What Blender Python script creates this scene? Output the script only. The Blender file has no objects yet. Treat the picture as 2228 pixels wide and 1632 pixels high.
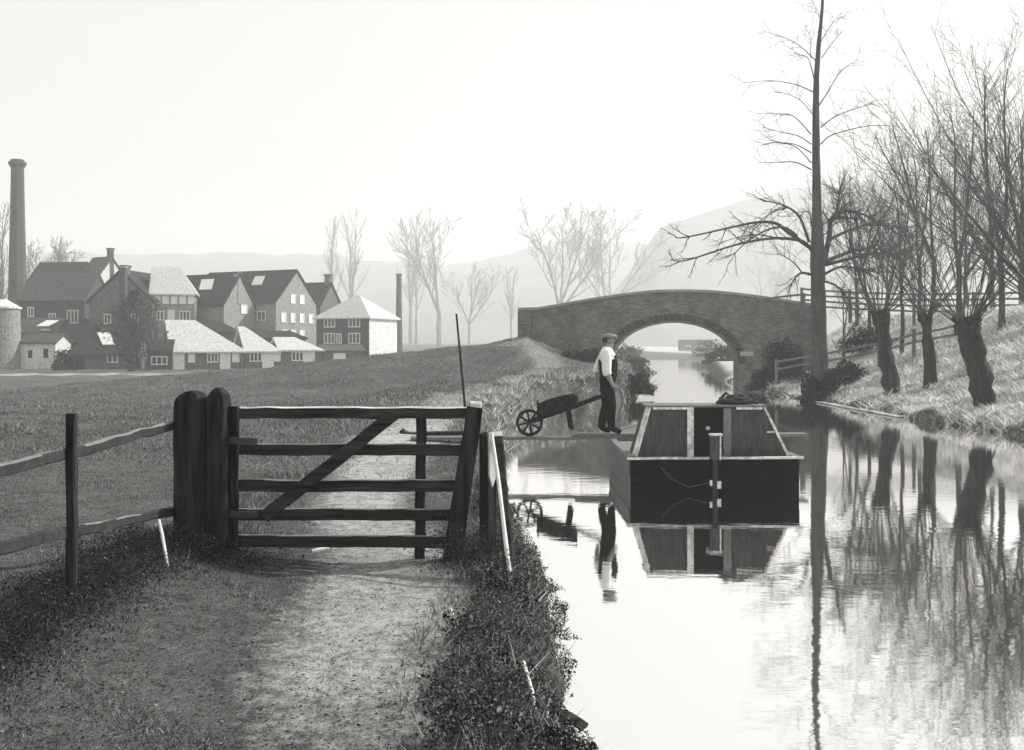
import bpy, math, random
import numpy as np
from mathutils import Vector, Matrix

# ------------------------------------------------------------------ camera, sky, sun, exposure
F = 2200.0                      # focal length in photograph pixels (photograph 2228 wide)
CAM_H = 2.12                    # eye height above the water
HORIZON = 752.0
scene = bpy.context.scene
cam_data = bpy.data.cameras.new('camera')
cam_data.sensor_width = 36.0
cam_data.lens = 36.0 * F / 2228.0
cam_data.shift_y = -(816.0 - HORIZON) / 2228.0
cam_data.clip_start = 0.1
cam_data.clip_end = 5000.0
cam = bpy.data.objects.new('camera', cam_data)
cam.location = (0, 0, CAM_H)
cam.rotation_euler = (math.radians(90), 0, 0)
scene.collection.objects.link(cam)
scene.camera = cam

SUN_AZ, SUN_EL = math.radians(66), math.radians(36)      # azimuth from +Y towards +X
S = Vector((math.sin(SUN_AZ) * math.cos(SUN_EL), math.cos(SUN_AZ) * math.cos(SUN_EL), math.sin(SUN_EL)))

world = bpy.data.worlds.new('World')
scene.world = world
world.use_nodes = True
nt = world.node_tree
for n in list(nt.nodes):
    nt.nodes.remove(n)
sky = nt.nodes.new('ShaderNodeTexSky')
sky.sky_type = 'NISHITA'
sky.sun_disc = False
sky.sun_elevation = SUN_EL
sky.sun_rotation = SUN_AZ
sky.dust_density = 4.0
sky.air_density = 1.0
bw = nt.nodes.new('ShaderNodeRGBToBW')
clampn = nt.nodes.new('ShaderNodeMath'); clampn.operation = 'MINIMUM'; clampn.inputs[1].default_value = 8.0
mixn = nt.nodes.new('ShaderNodeMix'); mixn.data_type = 'RGBA'
mixn.inputs['Factor'].default_value = 0.93           # thin even winter cloud over the clear sky
mixn.inputs['B'].default_value = (6.5, 6.45, 6.36, 1)
bg = nt.nodes.new('ShaderNodeBackground'); bg.inputs['Strength'].default_value = 0.1
wo = nt.nodes.new('ShaderNodeOutputWorld')
nt.links.new(sky.outputs[0], bw.inputs[0])
nt.links.new(bw.outputs[0], clampn.inputs[0])
nt.links.new(clampn.outputs[0], mixn.inputs['A'])
nt.links.new(mixn.outputs['Result'], bg.inputs['Color'])
nt.links.new(bg.outputs[0], wo.inputs['Surface'])

sun_data = bpy.data.lights.new('sun', 'SUN')
sun_data.energy = 5.0
sun_data.angle = math.radians(1.0)
sun_data.color = (1.0, 0.985, 0.96)
sun = bpy.data.objects.new('sun', sun_data)
sun.rotation_euler = S.to_track_quat('Z', 'Y').to_euler()
sun.location = (60, 30, 60)
scene.collection.objects.link(sun)

scene.view_settings.view_transform = 'Standard'
scene.view_settings.look = 'None'
scene.view_settings.exposure = 0.38
scene.view_settings.gamma = 1.0
scene.cycles.max_bounces = 6
scene.cycles.diffuse_bounces = 2
scene.cycles.glossy_bounces = 3
scene.cycles.volume_bounces = 2
scene.cycles.use_denoising = True

rnd = random.Random(11)
nrg = np.random.default_rng(7)

# ------------------------------------------------------------------ helpers
def px(x, y, Z):
    """photograph pixel at a chosen real distance -> world point"""
    return Vector(((x - 1114.0) / F * Z, Z, CAM_H - (y - HORIZON) / F * Z))

def grey(v):
    return (v, v * 0.992, v * 0.975, 1)

def new_mat(name):
    m = bpy.data.materials.new(name)
    m.use_nodes = True
    t = m.node_tree
    return m, t, t.nodes['Principled BSDF']

def noise_mat(name, lo, hi, scale=6.0, bump=0.3, rough=0.85, detail=6.0, stretch=(1, 1, 1), contrast=0.25, spec=0.25, bump_dist=0.02):
    m, t, b = new_mat(name)
    tc = t.nodes.new('ShaderNodeTexCoord')
    mp = t.nodes.new('ShaderNodeMapping')
    mp.inputs['Scale'].default_value = stretch
    nz = t.nodes.new('ShaderNodeTexNoise')
    nz.inputs['Scale'].default_value = scale
    nz.inputs['Detail'].default_value = detail
    nz.inputs['Roughness'].default_value = 0.65
    cr = t.nodes.new('ShaderNodeValToRGB')
    cr.color_ramp.elements[0].position = 0.5 - contrast
    cr.color_ramp.elements[0].color = grey(lo)
    cr.color_ramp.elements[1].position = 0.5 + contrast
    cr.color_ramp.elements[1].color = grey(hi)
    t.links.new(tc.outputs['Object'], mp.inputs['Vector'])
    t.links.new(mp.outputs[0], nz.inputs['Vector'])
    t.links.new(nz.outputs['Fac'], cr.inputs[0])
    t.links.new(cr.outputs[0], b.inputs['Base Color'])
    b.inputs['Roughness'].default_value = rough
    b.inputs['Specular IOR Level'].default_value = spec
    if bump:
        bp = t.nodes.new('ShaderNodeBump')
        bp.inputs['Strength'].default_value = bump
        bp.inputs['Distance'].default_value = bump_dist
        t.links.new(nz.outputs['Fac'], bp.inputs['Height'])
        t.links.new(bp.outputs[0], b.inputs['Normal'])
    return m

def shade_mat(name, lo, hi, rough=0.9, trans=0.3):
    """colour of each blade or leaf from its own stored shade"""
    m, t, b = new_mat(name)
    at = t.nodes.new('ShaderNodeAttribute'); at.attribute_name = 'shade'
    cr = t.nodes.new('ShaderNodeValToRGB')
    cr.color_ramp.elements[0].color = grey(lo)
    cr.color_ramp.elements[1].color = grey(hi)
    t.links.new(at.outputs['Fac'], cr.inputs[0])
    t.links.new(cr.outputs[0], b.inputs['Base Color'])
    b.inputs['Roughness'].default_value = rough
    b.inputs['Specular IOR Level'].default_value = 0.1
    tr = t.nodes.new('ShaderNodeBsdfTranslucent'); ms = t.nodes.new('ShaderNodeMixShader')
    ms.inputs[0].default_value = trans
    out = [n for n in t.nodes if n.type == 'OUTPUT_MATERIAL'][0]
    t.links.new(cr.outputs[0], tr.inputs['Color'])
    t.links.new(b.outputs[0], ms.inputs[1]); t.links.new(tr.outputs[0], ms.inputs[2])
    t.links.new(ms.outputs[0], out.inputs['Surface'])
    return m

def tag(o, label=None, cat=None, group=None, kind=None):
    if label: o['label'] = label
    if cat: o['category'] = cat
    if group: o['group'] = group
    if kind: o['kind'] = kind
    return o

def empty(name, loc, label=None, cat=None, group=None):
    o = bpy.data.objects.new(name, None)
    o.location = loc
    o.empty_display_size = 0.2
    scene.collection.objects.link(o)
    tag(o, label, cat, group)
    return o

def world_loc(o):
    v = Vector((0, 0, 0))
    while o is not None:
        v += o.location
        o = o.parent
    return v

def link_mesh(name, me, mat, parent=None, loc=(0, 0, 0), smooth=False):
    o = bpy.data.objects.new(name, me)
    if mat is not None:
        me.materials.append(mat)
    scene.collection.objects.link(o)
    if parent is not None:
        o.parent = parent
    o.location = loc
    if smooth:
        me.polygons.foreach_set('use_smooth', [True] * len(me.polygons))
    return o

def copy_tree(o, parent=None):
    c = o.copy()
    scene.collection.objects.link(c)
    c.parent = parent
    for ch in o.children:
        copy_tree(ch, c)
    return c

class MB:
    """collects shapes in world coordinates, links them as one mesh object"""
    def __init__(s):
        s.v = []; s.f = []
    def add(s, vs, fs):
        b = len(s.v)
        s.v += [Vector(p) for p in vs]
        s.f += [tuple(i + b for i in f) for f in fs]
    def prism(s, A, B):
        """two matching rings of points joined as a closed solid"""
        n = len(A)
        fs = [tuple(range(n))[::-1], tuple(range(n, 2 * n))]
        for i in range(n):
            j = (i + 1) % n
            fs.append((i, j, n + j, n + i))
        s.add(list(A) + list(B), fs)
    def box(s, lo, hi):
        (a, b, c), (d, e, f) = lo, hi
        s.prism([(a, b, c), (d, b, c), (d, e, c), (a, e, c)], [(a, b, f), (d, b, f), (d, e, f), (a, e, f)])
    def obox(s, o, ax, ay, az):
        """box from corner o with three edge vectors"""
        o, ax, ay, az = Vector(o), Vector(ax), Vector(ay), Vector(az)
        A = [o, o + ax, o + ax + ay, o + ay]
        s.prism(A, [p + az for p in A])
    def beam(s, p0, p1, w, h, up=(0, 0, 1), n=1, jit=0.0, taper=1.0, rng=rnd, chamfer=0.0):
        """timber from p0 to p1; w across, h along 'up'; n rings with a little unevenness"""
        p0, p1 = Vector(p0), Vector(p1)
        d = (p1 - p0).normalized()
        up = Vector(up)
        sx = d.cross(up)
        if sx.length < 1e-4:
            sx = d.cross(Vector((0, 1, 0)))
        sx.normalize()
        uu = sx.cross(d).normalized()
        rings = []
        for i in range(n + 1):
            t = i / n
            k = 1 + (taper - 1) * t
            c = p0.lerp(p1, t) + sx * rng.uniform(-jit, jit) + uu * rng.uniform(-jit, jit)
            ww, hh = w * k / 2, h * k / 2
            c0 = chamfer * min(w, h)
            if chamfer:
                prof = [(-ww + c0, -hh), (ww - c0, -hh), (ww, -hh + c0), (ww, hh - c0), (ww - c0, hh), (-ww + c0, hh), (-ww, hh - c0), (-ww, -hh + c0)]
            else:
                prof = [(-ww, -hh), (ww, -hh), (ww, hh), (-ww, hh)]
            rings.append([c + sx * (a + rng.uniform(-jit, jit) * .5) + uu * (b + rng.uniform(-jit, jit) * .5) for a, b in prof])
        m = len(rings[0])
        vs = [p for r in rings for p in r]
        fs = [tuple(range(m))[::-1], tuple(range(n * m, n * m + m))]
        for i in range(n):
            for j in range(m):
                k = (j + 1) % m
                fs.append((i * m + j, i * m + k, (i + 1) * m + k, (i + 1) * m + j))
        s.add(vs, fs)
    def tube(s, pts, radii, k=8, jit=0.0, rng=rnd):
        pts = [Vector(p) for p in pts]
        n = len(pts)
        vs = []
        ref = Vector((0.31, 0.95, 0.05))
        for i, p in enumerate(pts):
            d = (pts[min(i + 1, n - 1)] - pts[max(i - 1, 0)]).normalized()
            a = d.cross(ref)
            if a.length < 1e-3:
                a = d.cross(Vector((1, 0, 0)))
            a.normalize()
            b = d.cross(a)
            for j in range(k):
                th = 2 * math.pi * j / k
                r = radii[i] * (1 + rng.uniform(-jit, jit))
                vs.append(p + a * math.cos(th) * r + b * math.sin(th) * r)
        fs = [tuple(range(k)), tuple(range((n - 1) * k, n * k))[::-1]]
        for i in range(n - 1):
            for j in range(k):
                q = (j + 1) % k
                fs.append((i * k + j, (i + 1) * k + j, (i + 1) * k + q, i * k + q))
        s.add(vs, fs)
    def build(s, name, mat, parent=None, origin=None, smooth=False):
        if parent is not None:
            o = world_loc(parent)
        elif origin is not None:
            o = Vector(origin)
        else:
            o = Vector((0, 0, 0))
        me = bpy.data.meshes.new(name)
        me.from_pydata([tuple(p - o) for p in s.v], [], s.f)
        me.update()
        return link_mesh(name, me, mat, parent, (0, 0, 0) if parent is not None else o, smooth)

def sunlit_tops(o, mat, lim=.6):
    """sunlit upper faces of a rail, painted as a paler timber"""
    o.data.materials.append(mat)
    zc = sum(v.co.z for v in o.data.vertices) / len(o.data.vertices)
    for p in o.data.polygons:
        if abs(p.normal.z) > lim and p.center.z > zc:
            p.material_index = 1  # paler material paints the sun along the top edge
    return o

def np_mesh(name, verts, faces, shade=None):
    """verts (n,3), faces (m,k) all with k corners"""
    me = bpy.data.meshes.new(name)
    nv, (nf, k) = len(verts), faces.shape
    me.vertices.add(nv)
    me.vertices.foreach_set('co', np.ascontiguousarray(verts, dtype=np.float32).ravel())
    me.loops.add(nf * k)
    me.loops.foreach_set('vertex_index', np.ascontiguousarray(faces, dtype=np.int32).ravel())
    me.polygons.add(nf)
    me.polygons.foreach_set('loop_start', np.arange(0, nf * k, k, dtype=np.int32))
    me.polygons.foreach_set('loop_total', np.full(nf, k, dtype=np.int32))
    me.update(calc_edges=True)
    if shade is not None:
        a = me.attributes.new('shade', 'FLOAT', 'POINT')
        a.data.foreach_set('value', np.ascontiguousarray(shade, dtype=np.float32))
    return me

def seg_mesh(name, segs, k=3):
    """many thin tapered twigs: list of (p0, p1, r0, r1)"""
    A = np.array([tuple(s[0]) for s in segs]); B = np.array([tuple(s[1]) for s in segs])
    r0 = np.array([s[2] for s in segs]); r1 = np.array([s[3] for s in segs])
    D = B - A
    L = np.linalg.norm(D, axis=1, keepdims=True) + 1e-9
    D = D / L
    ref = np.where(np.abs(D[:, 2:3]) > 0.9, np.array([[1.0, 0, 0]]), np.array([[0, 0, 1.0]]))
    U = np.cross(D, ref); U /= np.linalg.norm(U, axis=1, keepdims=True) + 1e-9
    V = np.cross(D, U)
    th = np.arange(k) * 2 * math.pi / k
    ring = U[:, None, :] * np.cos(th)[None, :, None] + V[:, None, :] * np.sin(th)[None, :, None]
    va = A[:, None, :] + ring * r0[:, None, None]
    vb = B[:, None, :] + ring * r1[:, None, None]
    verts = np.concatenate([va, vb], axis=1).reshape(-1, 3)
    base = (np.arange(len(segs)) * 2 * k)[:, None, None]
    j = np.arange(k); q = (j + 1) % k
    f = np.stack([j, q, q + k, j + k], axis=1)[None] + base
    return np_mesh(name, verts, f.reshape(-1, 4))

def sstep(x, a, b):
    t = np.clip((x - a) / (b - a), 0, 1)
    return t * t * (3 - 2 * t)

# ------------------------------------------------------------------ materials
M = {}
M['oak_dark'] = noise_mat('weathered_dark_timber', 0.006, 0.045, 12, 0.8, 0.9, spec=0.05, stretch=(1.6, 1.6, .12), contrast=.16, detail=10)
M['oak_rail'] = noise_mat('weathered_gate_timber', 0.008, 0.055, 14, 0.8, 0.9, spec=0.06, stretch=(.12, 1.5, 1.5), contrast=.16, detail=10)
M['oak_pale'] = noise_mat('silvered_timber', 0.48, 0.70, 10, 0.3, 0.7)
M['fence_rail'] = noise_mat('dark_fence_rail', 0.02, 0.06, 12, 0.4, 0.85, spec=.1)
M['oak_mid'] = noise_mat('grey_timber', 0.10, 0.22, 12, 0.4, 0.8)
M['tar'] = noise_mat('tarred_hull', 0.004, 0.011, 5, 0.35, 0.8, spec=0.03)
M['hull_side'] = noise_mat('worn_hull_planks', 0.05, 0.16, 9, 0.4, 0.7)
M['cabin_paint'] = noise_mat('worn_grey_paint', 0.035, 0.095, 16, 0.4, 0.85, detail=12, contrast=.2, spec=.06, stretch=(1.5, 1, .35))
M['white_paint'] = noise_mat('worn_white_paint', 0.30, 0.80, 11, 0.2, 0.6, detail=10, contrast=.14)
M['black'] = noise_mat('dark_interior', 0.006, 0.012, 4, 0.0, 0.9)
M['iron'] = noise_mat('rusty_iron', 0.02, 0.05, 20, 0.3, 0.5, spec=0.5)
M['bark'] = noise_mat('grey_bark', 0.035, 0.13, 7, 0.9, 0.95, stretch=(1, 1, .22), bump_dist=0.05, spec=0.1)
M['bark_pollard'] = noise_mat('fissured_willow_bark', 0.012, 0.08, 9, 1.0, 0.95, stretch=(1, 1, .2), bump_dist=0.06, spec=0.1)
M['twig'] = noise_mat('bare_twigs', 0.04, 0.15, 3, 0, 0.9, spec=0.2)
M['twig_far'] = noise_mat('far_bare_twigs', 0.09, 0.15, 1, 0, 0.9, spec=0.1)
M['stone'] = noise_mat('pale_stone', 0.32, 0.5, 6, 0.4, 0.85)
M['coping'] = noise_mat('coping_stone', 0.22, 0.36, 5, 0.4, 0.85)
M['soil'] = noise_mat('dark_earth', 0.02, 0.05, 8, 0.5, 0.95)
M['skin'] = noise_mat('skin', 0.22, 0.3, 10, 0, 0.6)
M['shirt'] = noise_mat('white_shirt_cotton', 0.7, 0.85, 14, 0.3, 0.9)
M['waistcoat'] = noise_mat('dark_waistcoat_wool', 0.012, 0.025, 14, 0.3, 0.95, spec=.03)
M['trousers'] = noise_mat('dark_trouser_cloth', 0.010, 0.022, 12, 0.3, 0.95, spec=.03)
M['cap'] = noise_mat('grey_tweed', 0.18, 0.3, 20, 0.3, 0.95)
M['hair'] = noise_mat('dark_hair', 0.02, 0.04, 20, 0.3, 0.8)
M['wall_brick'] = noise_mat('dark_brick_wall', 0.02, 0.11, 6.0, 0.5, 0.9, detail=12, contrast=.14)
M['wall_pale'] = noise_mat('pale_stone_wall', 0.10, 0.40, 6.0, 0.5, 0.9, detail=12, contrast=.16)
M['wall_grey'] = noise_mat('grey_stone_wall', 0.035, 0.20, 6.0, 0.5, 0.9, detail=12, contrast=.15)
M['wall_white'] = noise_mat('whitewashed_wall', 0.42, 0.84, 5.0, 0.4, 0.9, detail=12, contrast=.15)
M['roof_dark'] = noise_mat('dark_slate_roof', 0.008, 0.05, 6.0, 0.5, 0.8, detail=12, contrast=.15, spec=.1)
M['roof_mid'] = noise_mat('grey_slate_roof', 0.02, 0.12, 6.0, 0.5, 0.8, detail=12, contrast=.15, spec=.1)
M['roof_pale'] = noise_mat('pale_stone_tile_roof', 0.32, 0.70, 6.0, 0.5, 0.8, detail=12, contrast=.15)
M['window_white'] = noise_mat('white_window_frame', 0.65, 0.85, 4, 0, 0.6)
M['blind'] = noise_mat('pale_window_pane', 0.72, 0.85, 2, 0, 0.35)
M['rope'] = noise_mat('tarred_rope', 0.02, 0.08, 25, 0.5, 0.95)
M['hill'] = noise_mat('wooded_hillside', 0.16, 0.30, 0.035, 0.0, 1.0, detail=12, spec=0)
M['grass_blade'] = shade_mat('grass_blades', 0.007, 0.50)
M['bank_blade'] = shade_mat('withered_bank_grass', 0.03, 0.92, trans=.55)
M['weed_leaf'] = shade_mat('weed_leaves', 0.006, 0.5)
M['ivy_leaf'] = shade_mat('ivy_leaves', 0.010, 0.07)

def pane_mat():
    m, t, b = new_mat('window_glass')
    b.inputs['Base Color'].default_value = grey(0.03)
    b.inputs['Roughness'].default_value = 0.15
    return m
M['glass'] = pane_mat()

def brick_mat():
    m, t, b = new_mat('old_bridge_brick')
    tc = t.nodes.new('ShaderNodeTexCoord')
    sep = t.nodes.new('ShaderNodeSeparateXYZ'); com = t.nodes.new('ShaderNodeCombineXYZ')
    t.links.new(tc.outputs['Object'], sep.inputs[0])
    t.links.new(sep.outputs['X'], com.inputs['X']); t.links.new(sep.outputs['Z'], com.inputs['Y'])
    br = t.nodes.new('ShaderNodeTexBrick')
    br.inputs['Scale'].default_value = 1.0
    br.inputs['Brick Width'].default_value = 0.23
    br.inputs['Row Height'].default_value = 0.078
    br.inputs['Mortar Size'].default_value = 0.007
    br.inputs['Color1'].default_value = grey(0.12); br.inputs['Color2'].default_value = grey(0.23)
    br.inputs['Mortar'].default_value = grey(0.19)
    t.links.new(com.outputs[0], br.inputs['Vector'])
    nz = t.nodes.new('ShaderNodeTexNoise'); nz.inputs['Scale'].default_value = 0.9; nz.inputs['Detail'].default_value = 14; nz.inputs['Roughness'].default_value = 0.78
    t.links.new(tc.outputs['Object'], nz.inputs['Vector'])
    cr = t.nodes.new('ShaderNodeValToRGB')
    cr.color_ramp.elements[0].position = 0.32; cr.color_ramp.elements[0].color = grey(0.35)
    cr.color_ramp.elements[1].position = 0.68; cr.color_ramp.elements[1].color = grey(1.5)
    t.links.new(nz.outputs['Fac'], cr.inputs[0])
    mx = t.nodes.new('ShaderNodeMix'); mx.data_type = 'RGBA'; mx.blend_type = 'MULTIPLY'
    mx.inputs['Factor'].default_value = 1.0
    t.links.new(br.outputs['Color'], mx.inputs['A']); t.links.new(cr.outputs[0], mx.inputs['B'])
    t.links.new(mx.outputs['Result'], b.inputs['Base Color'])
    bp = t.nodes.new('ShaderNodeBump'); bp.inputs['Strength'].default_value = 0.6; bp.inputs['Distance'].default_value = 0.01
    t.links.new(br.outputs['Fac'], bp.inputs['Height']); bp.invert = True
    t.links.new(bp.outputs[0], b.inputs['Normal'])
    b.inputs['Roughness'].default_value = 0.9
    b.inputs['Specular IOR Level'].default_value = 0.15
    return m
M['brick'] = brick_mat()

def ground_mat():
    m, t, b = new_mat('rough_grass_ground')
    tc = t.nodes.new('ShaderNodeTexCoord')
    n1 = t.nodes.new('ShaderNodeTexNoise'); n1.inputs['Scale'].default_value = 0.55; n1.inputs['Detail'].default_value = 12; n1.inputs['Roughness'].default_value = 0.7
    n2 = t.nodes.new('ShaderNodeTexNoise'); n2.inputs['Scale'].default_value = 9.0; n2.inputs['Detail'].default_value = 8; n2.inputs['Roughness'].default_value = 0.75
    n3 = t.nodes.new('ShaderNodeTexNoise'); n3.inputs['Scale'].default_value = 46.0; n3.inputs['Detail'].default_value = 6; n3.inputs['Roughness'].default_value = 0.8
    for n in (n1, n2, n3):
        t.links.new(tc.outputs['Object'], n.inputs['Vector'])
    ad = t.nodes.new('ShaderNodeMath'); ad.operation = 'MULTIPLY_ADD'; ad.inputs[1].default_value = 0.30
    md = t.nodes.new('ShaderNodeMath'); md.operation = 'MULTIPLY'; md.inputs[1].default_value = 0.22
    t.links.new(n1.outputs['Fac'], md.inputs[0])
    a3 = t.nodes.new('ShaderNodeMath'); a3.operation = 'MULTIPLY_ADD'; a3.inputs[1].default_value = 0.48
    t.links.new(n3.outputs['Fac'], a3.inputs[0]); t.links.new(md.outputs[0], a3.inputs[2])
    t.links.new(n2.outputs['Fac'], ad.inputs[0]); t.links.new(a3.outputs[0], ad.inputs[2])
    gr = t.nodes.new('ShaderNodeValToRGB')
    gr.color_ramp.elements[0].position = 0.40; gr.color_ramp.elements[0].color = grey(0.012)
    gr.color_ramp.elements[1].position = 0.62; gr.color_ramp.elements[1].color = grey(0.22)
    pr = t.nodes.new('ShaderNodeValToRGB')
    pr.color_ramp.elements[0].position = 0.38; pr.color_ramp.elements[0].color = grey(0.09)
    pr.color_ramp.elements[1].position = 0.6; pr.color_ramp.elements[1].color = grey(0.58)
    br = t.nodes.new('ShaderNodeValToRGB')
    br.color_ramp.elements[0].position = 0.40; br.color_ramp.elements[0].color = grey(0.17)
    br.color_ramp.elements[1].position = 0.62; br.color_ramp.elements[1].color = grey(0.78)
    for r in (gr, pr, br):
        t.links.new(ad.outputs[0], r.inputs[0])
    pa = t.nodes.new('ShaderNodeAttribute'); pa.attribute_name = 'path'
    ba = t.nodes.new('ShaderNodeAttribute'); ba.attribute_name = 'withered'
    pm = t.nodes.new('ShaderNodeMath'); pm.operation = 'MULTIPLY_ADD'; pm.inputs[1].default_value = 1.25
    ps = t.nodes.new('ShaderNodeMath'); ps.operation = 'MULTIPLY_ADD'; ps.inputs[1].default_value = 2.2; ps.inputs[2].default_value = -1.4
    t.links.new(n2.outputs['Fac'], ps.inputs[0])
    t.links.new(pa.outputs['Fac'], pm.inputs[0]); t.links.new(ps.outputs[0], pm.inputs[2]); pm.use_clamp = True
    m1 = t.nodes.new('ShaderNodeMix'); m1.data_type = 'RGBA'
    t.links.new(ba.outputs['Fac'], m1.inputs['Factor']); t.links.new(gr.outputs[0], m1.inputs['A']); t.links.new(br.outputs[0], m1.inputs['B'])
    m2 = t.nodes.new('ShaderNodeMix'); m2.data_type = 'RGBA'
    t.links.new(pm.outputs[0], m2.inputs['Factor']); t.links.new(m1.outputs['Result'], m2.inputs['A']); t.links.new(pr.outputs[0], m2.inputs['B'])
    t.links.new(m2.outputs['Result'], b.inputs['Base Color'])
    bp = t.nodes.new('ShaderNodeBump'); bp.inputs['Strength'].default_value = 0.9; bp.inputs['Distance'].default_value = 0.05
    t.links.new(ad.outputs[0], bp.inputs['Height']); t.links.new(bp.outputs[0], b.inputs['Normal'])
    b.inputs['Roughness'].default_value = 1.0
    b.inputs['Specular IOR Level'].default_value = 0.05
    return m
M['ground'] = ground_mat()

def water_mat():
    m, t, b = new_mat('still_canal_water')
    out = [n for n in t.nodes if n.type == 'OUTPUT_MATERIAL'][0]
    t.nodes.remove(b)
    gl = t.nodes.new('ShaderNodeBsdfGlossy'); gl.inputs['Color'].default_value = (0.97, 0.965, 0.955, 1); gl.inputs['Roughness'].default_value = 0.03
    df = t.nodes.new('ShaderNodeBsdfDiffuse'); df.inputs['Color'].default_value = grey(0.03)
    mx = t.nodes.new('ShaderNodeMixShader'); mx.inputs[0].default_value = 0.95
    tc = t.nodes.new('ShaderNodeTexCoord'); mp = t.nodes.new('ShaderNodeMapping')
    mp.inputs['Scale'].default_value = (1.2, 2.6, 1)
    nz = t.nodes.new('ShaderNodeTexNoise'); nz.inputs['Scale'].default_value = 2.2; nz.inputs['Detail'].default_value = 3; nz.inputs['Roughness'].default_value = 0.5
    bp = t.nodes.new('ShaderNodeBump'); bp.inputs['Strength'].default_value = 0.038; bp.inputs['Distance'].default_value = 0.03
    t.links.new(tc.outputs['Object'], mp.inputs['Vector']); t.links.new(mp.outputs[0], nz.inputs['Vector'])
    t.links.new(nz.outputs['Fac'], bp.inputs['Height'])
    t.links.new(bp.outputs[0], gl.inputs['Normal'])
    t.links.new(df.outputs[0], mx.inputs[1]); t.links.new(gl.outputs[0], mx.inputs[2])
    t.links.new(mx.outputs[0], out.inputs['Surface'])
    return m
M['water'] = water_mat()

# ------------------------------------------------------------------ terrain
LY = [-40, 0, 4.5, 4.9, 5.5, 7.0, 7.95, 9.6, 11.4, 16, 22.4, 28, 31.5, 35, 41, 46, 54, 70, 100, 175]
LX = [0.9, 0.7, 0.44, 0.40, 0.27, 0.32, 0.35, 0.20, -0.03, -0.12, -0.10, 0.40, 1.1, 2.8, 5.0, 5.45, 6.2, 8.0, 12.2, 22]
RY = [-40, 0, 15, 23.5, 28.6, 36.4, 45, 54, 70, 100, 175]
RX = [12.3, 12.3, 12.1, 11.9, 11.5, 11.45, 11.1, 11.9, 14.2, 19.3, 33]
PATH = np.array([(-0.75, 1.0), (-0.75, 4.4), (-0.75, 5.6), (-0.8, 6.5), (-1.0, 8.4), (-1.65, 11), (-1.85, 14), (-2.0, 18), (-1.7, 22), (-1.5, 27), (-0.6, 32), (0.6, 37), (1.6, 42), (1.0, 46), (-0.5, 49)])
PATHW = np.array([.3, .5, .78, .8, .7, .6, .7, 1.0, 1.0, .8, .7, .7, .9, 1.2, 1.2])

def canal(X, Y):
    dl = np.interp(Y, LY, LX) - X
    dr = X - np.interp(Y, RY, RX)
    return dl, dr

def ground_h(X, Y):
    X = np.asarray(X, float); Y = np.asarray(Y, float)
    dl, dr = canal(X, Y)
    edge = np.interp(Y, [0, 9, 12, 18, 23, 27, 33, 40, 46, 52, 60, 100], [.36, .36, .38, .46, .55, .78, .96, 1.12, 1.25, 1.4, 1.0, .6])
    field = np.interp(Y, [0, 10, 20, 35, 60, 200, 400, 900], [.40, .36, .30, .12, -.4, -.4, 1.5, 6])
    w = sstep(dl, 2.5, 9)
    h = edge * (1 - w) + field * w
    # verge along the field fence
    h += 0.16 * np.exp(-((X + 2.9) / 0.7) ** 2) * sstep(-Y, -8.6, -7.6)
    # ramp of the road up to the bridge
    hr = np.interp(X, [-60, -40, -26, -18, -12, -6, -2, .5, 3, 5], [-.4, -.4, -.2, .5, 1.0, 1.65, 2.1, 2.45, 2.9, 3.1])
    cap = 1.25 + np.maximum(0, dl - 1.6) * .36
    hr = np.minimum(hr, cap)
    Yr = 50.5
    g = np.where(Y < Yr, sstep(Y, Yr - 13, Yr - 1.5), 1 - sstep(Y, Yr + 3, Yr + 13))
    h = h * (1 - g) + np.maximum(hr, h) * g
    bump = .035 * np.sin(X * 1.7 + 1.3 * np.sin(Y * .9)) + .03 * np.sin(Y * 1.3 + 2.0 * np.sin(X * .6)) + .012 * np.sin(X * 5.1 + Y * 3.7) + .012 * np.sin(Y * 6.3 - X * 2.9)
    h = h + bump * np.clip(.5 + Y * .02, 0, 1.6)
    ragged = .06 * np.sin(Y * 7.3) + .05 * np.sin(Y * 13.1 + 1.0) + .05 * np.sin(Y * 3.1)
    hl = -1.1 + (h + 1.1) * sstep(dl + ragged, -.30, .30)
    # right bank
    r = np.maximum(dr, 0)
    top = 3.3 + .012 * np.maximum(Y - 30, 0)
    hb = .10 + np.minimum(.22 * r + .030 * r * r, top) - 0.0
    hb = np.where(hb > top, top, hb) + bump * 1.4 + .05 * np.sin(X * 2.9 + Y * 1.1) + .04 * np.sin(Y * 2.3 - X * 1.7)
    hb = np.where(Y > 60, hb * (1 - sstep(Y, 60, 90)) + (.7 + .01 * r) * sstep(Y, 60, 90), hb)
    hrt = -1.1 + (hb + 1.1) * sstep(dr + ragged * 1.5, -.30, .25)
    out = np.where(dl > -.35, hl, np.where(dr > -.35, hrt, -1.1))
    # the canal bends out of sight beyond the bridge
    far = .4 + .004 * np.maximum(Y - 170, 0)
    c = sstep(Y, 160, 172)
    out = np.where(Y > 160, out * (1 - c) + np.maximum(far, out) * c, out)
    return out

def gz(x, y):
    return float(ground_h(np.array([x]), np.array([y]))[0])

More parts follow.
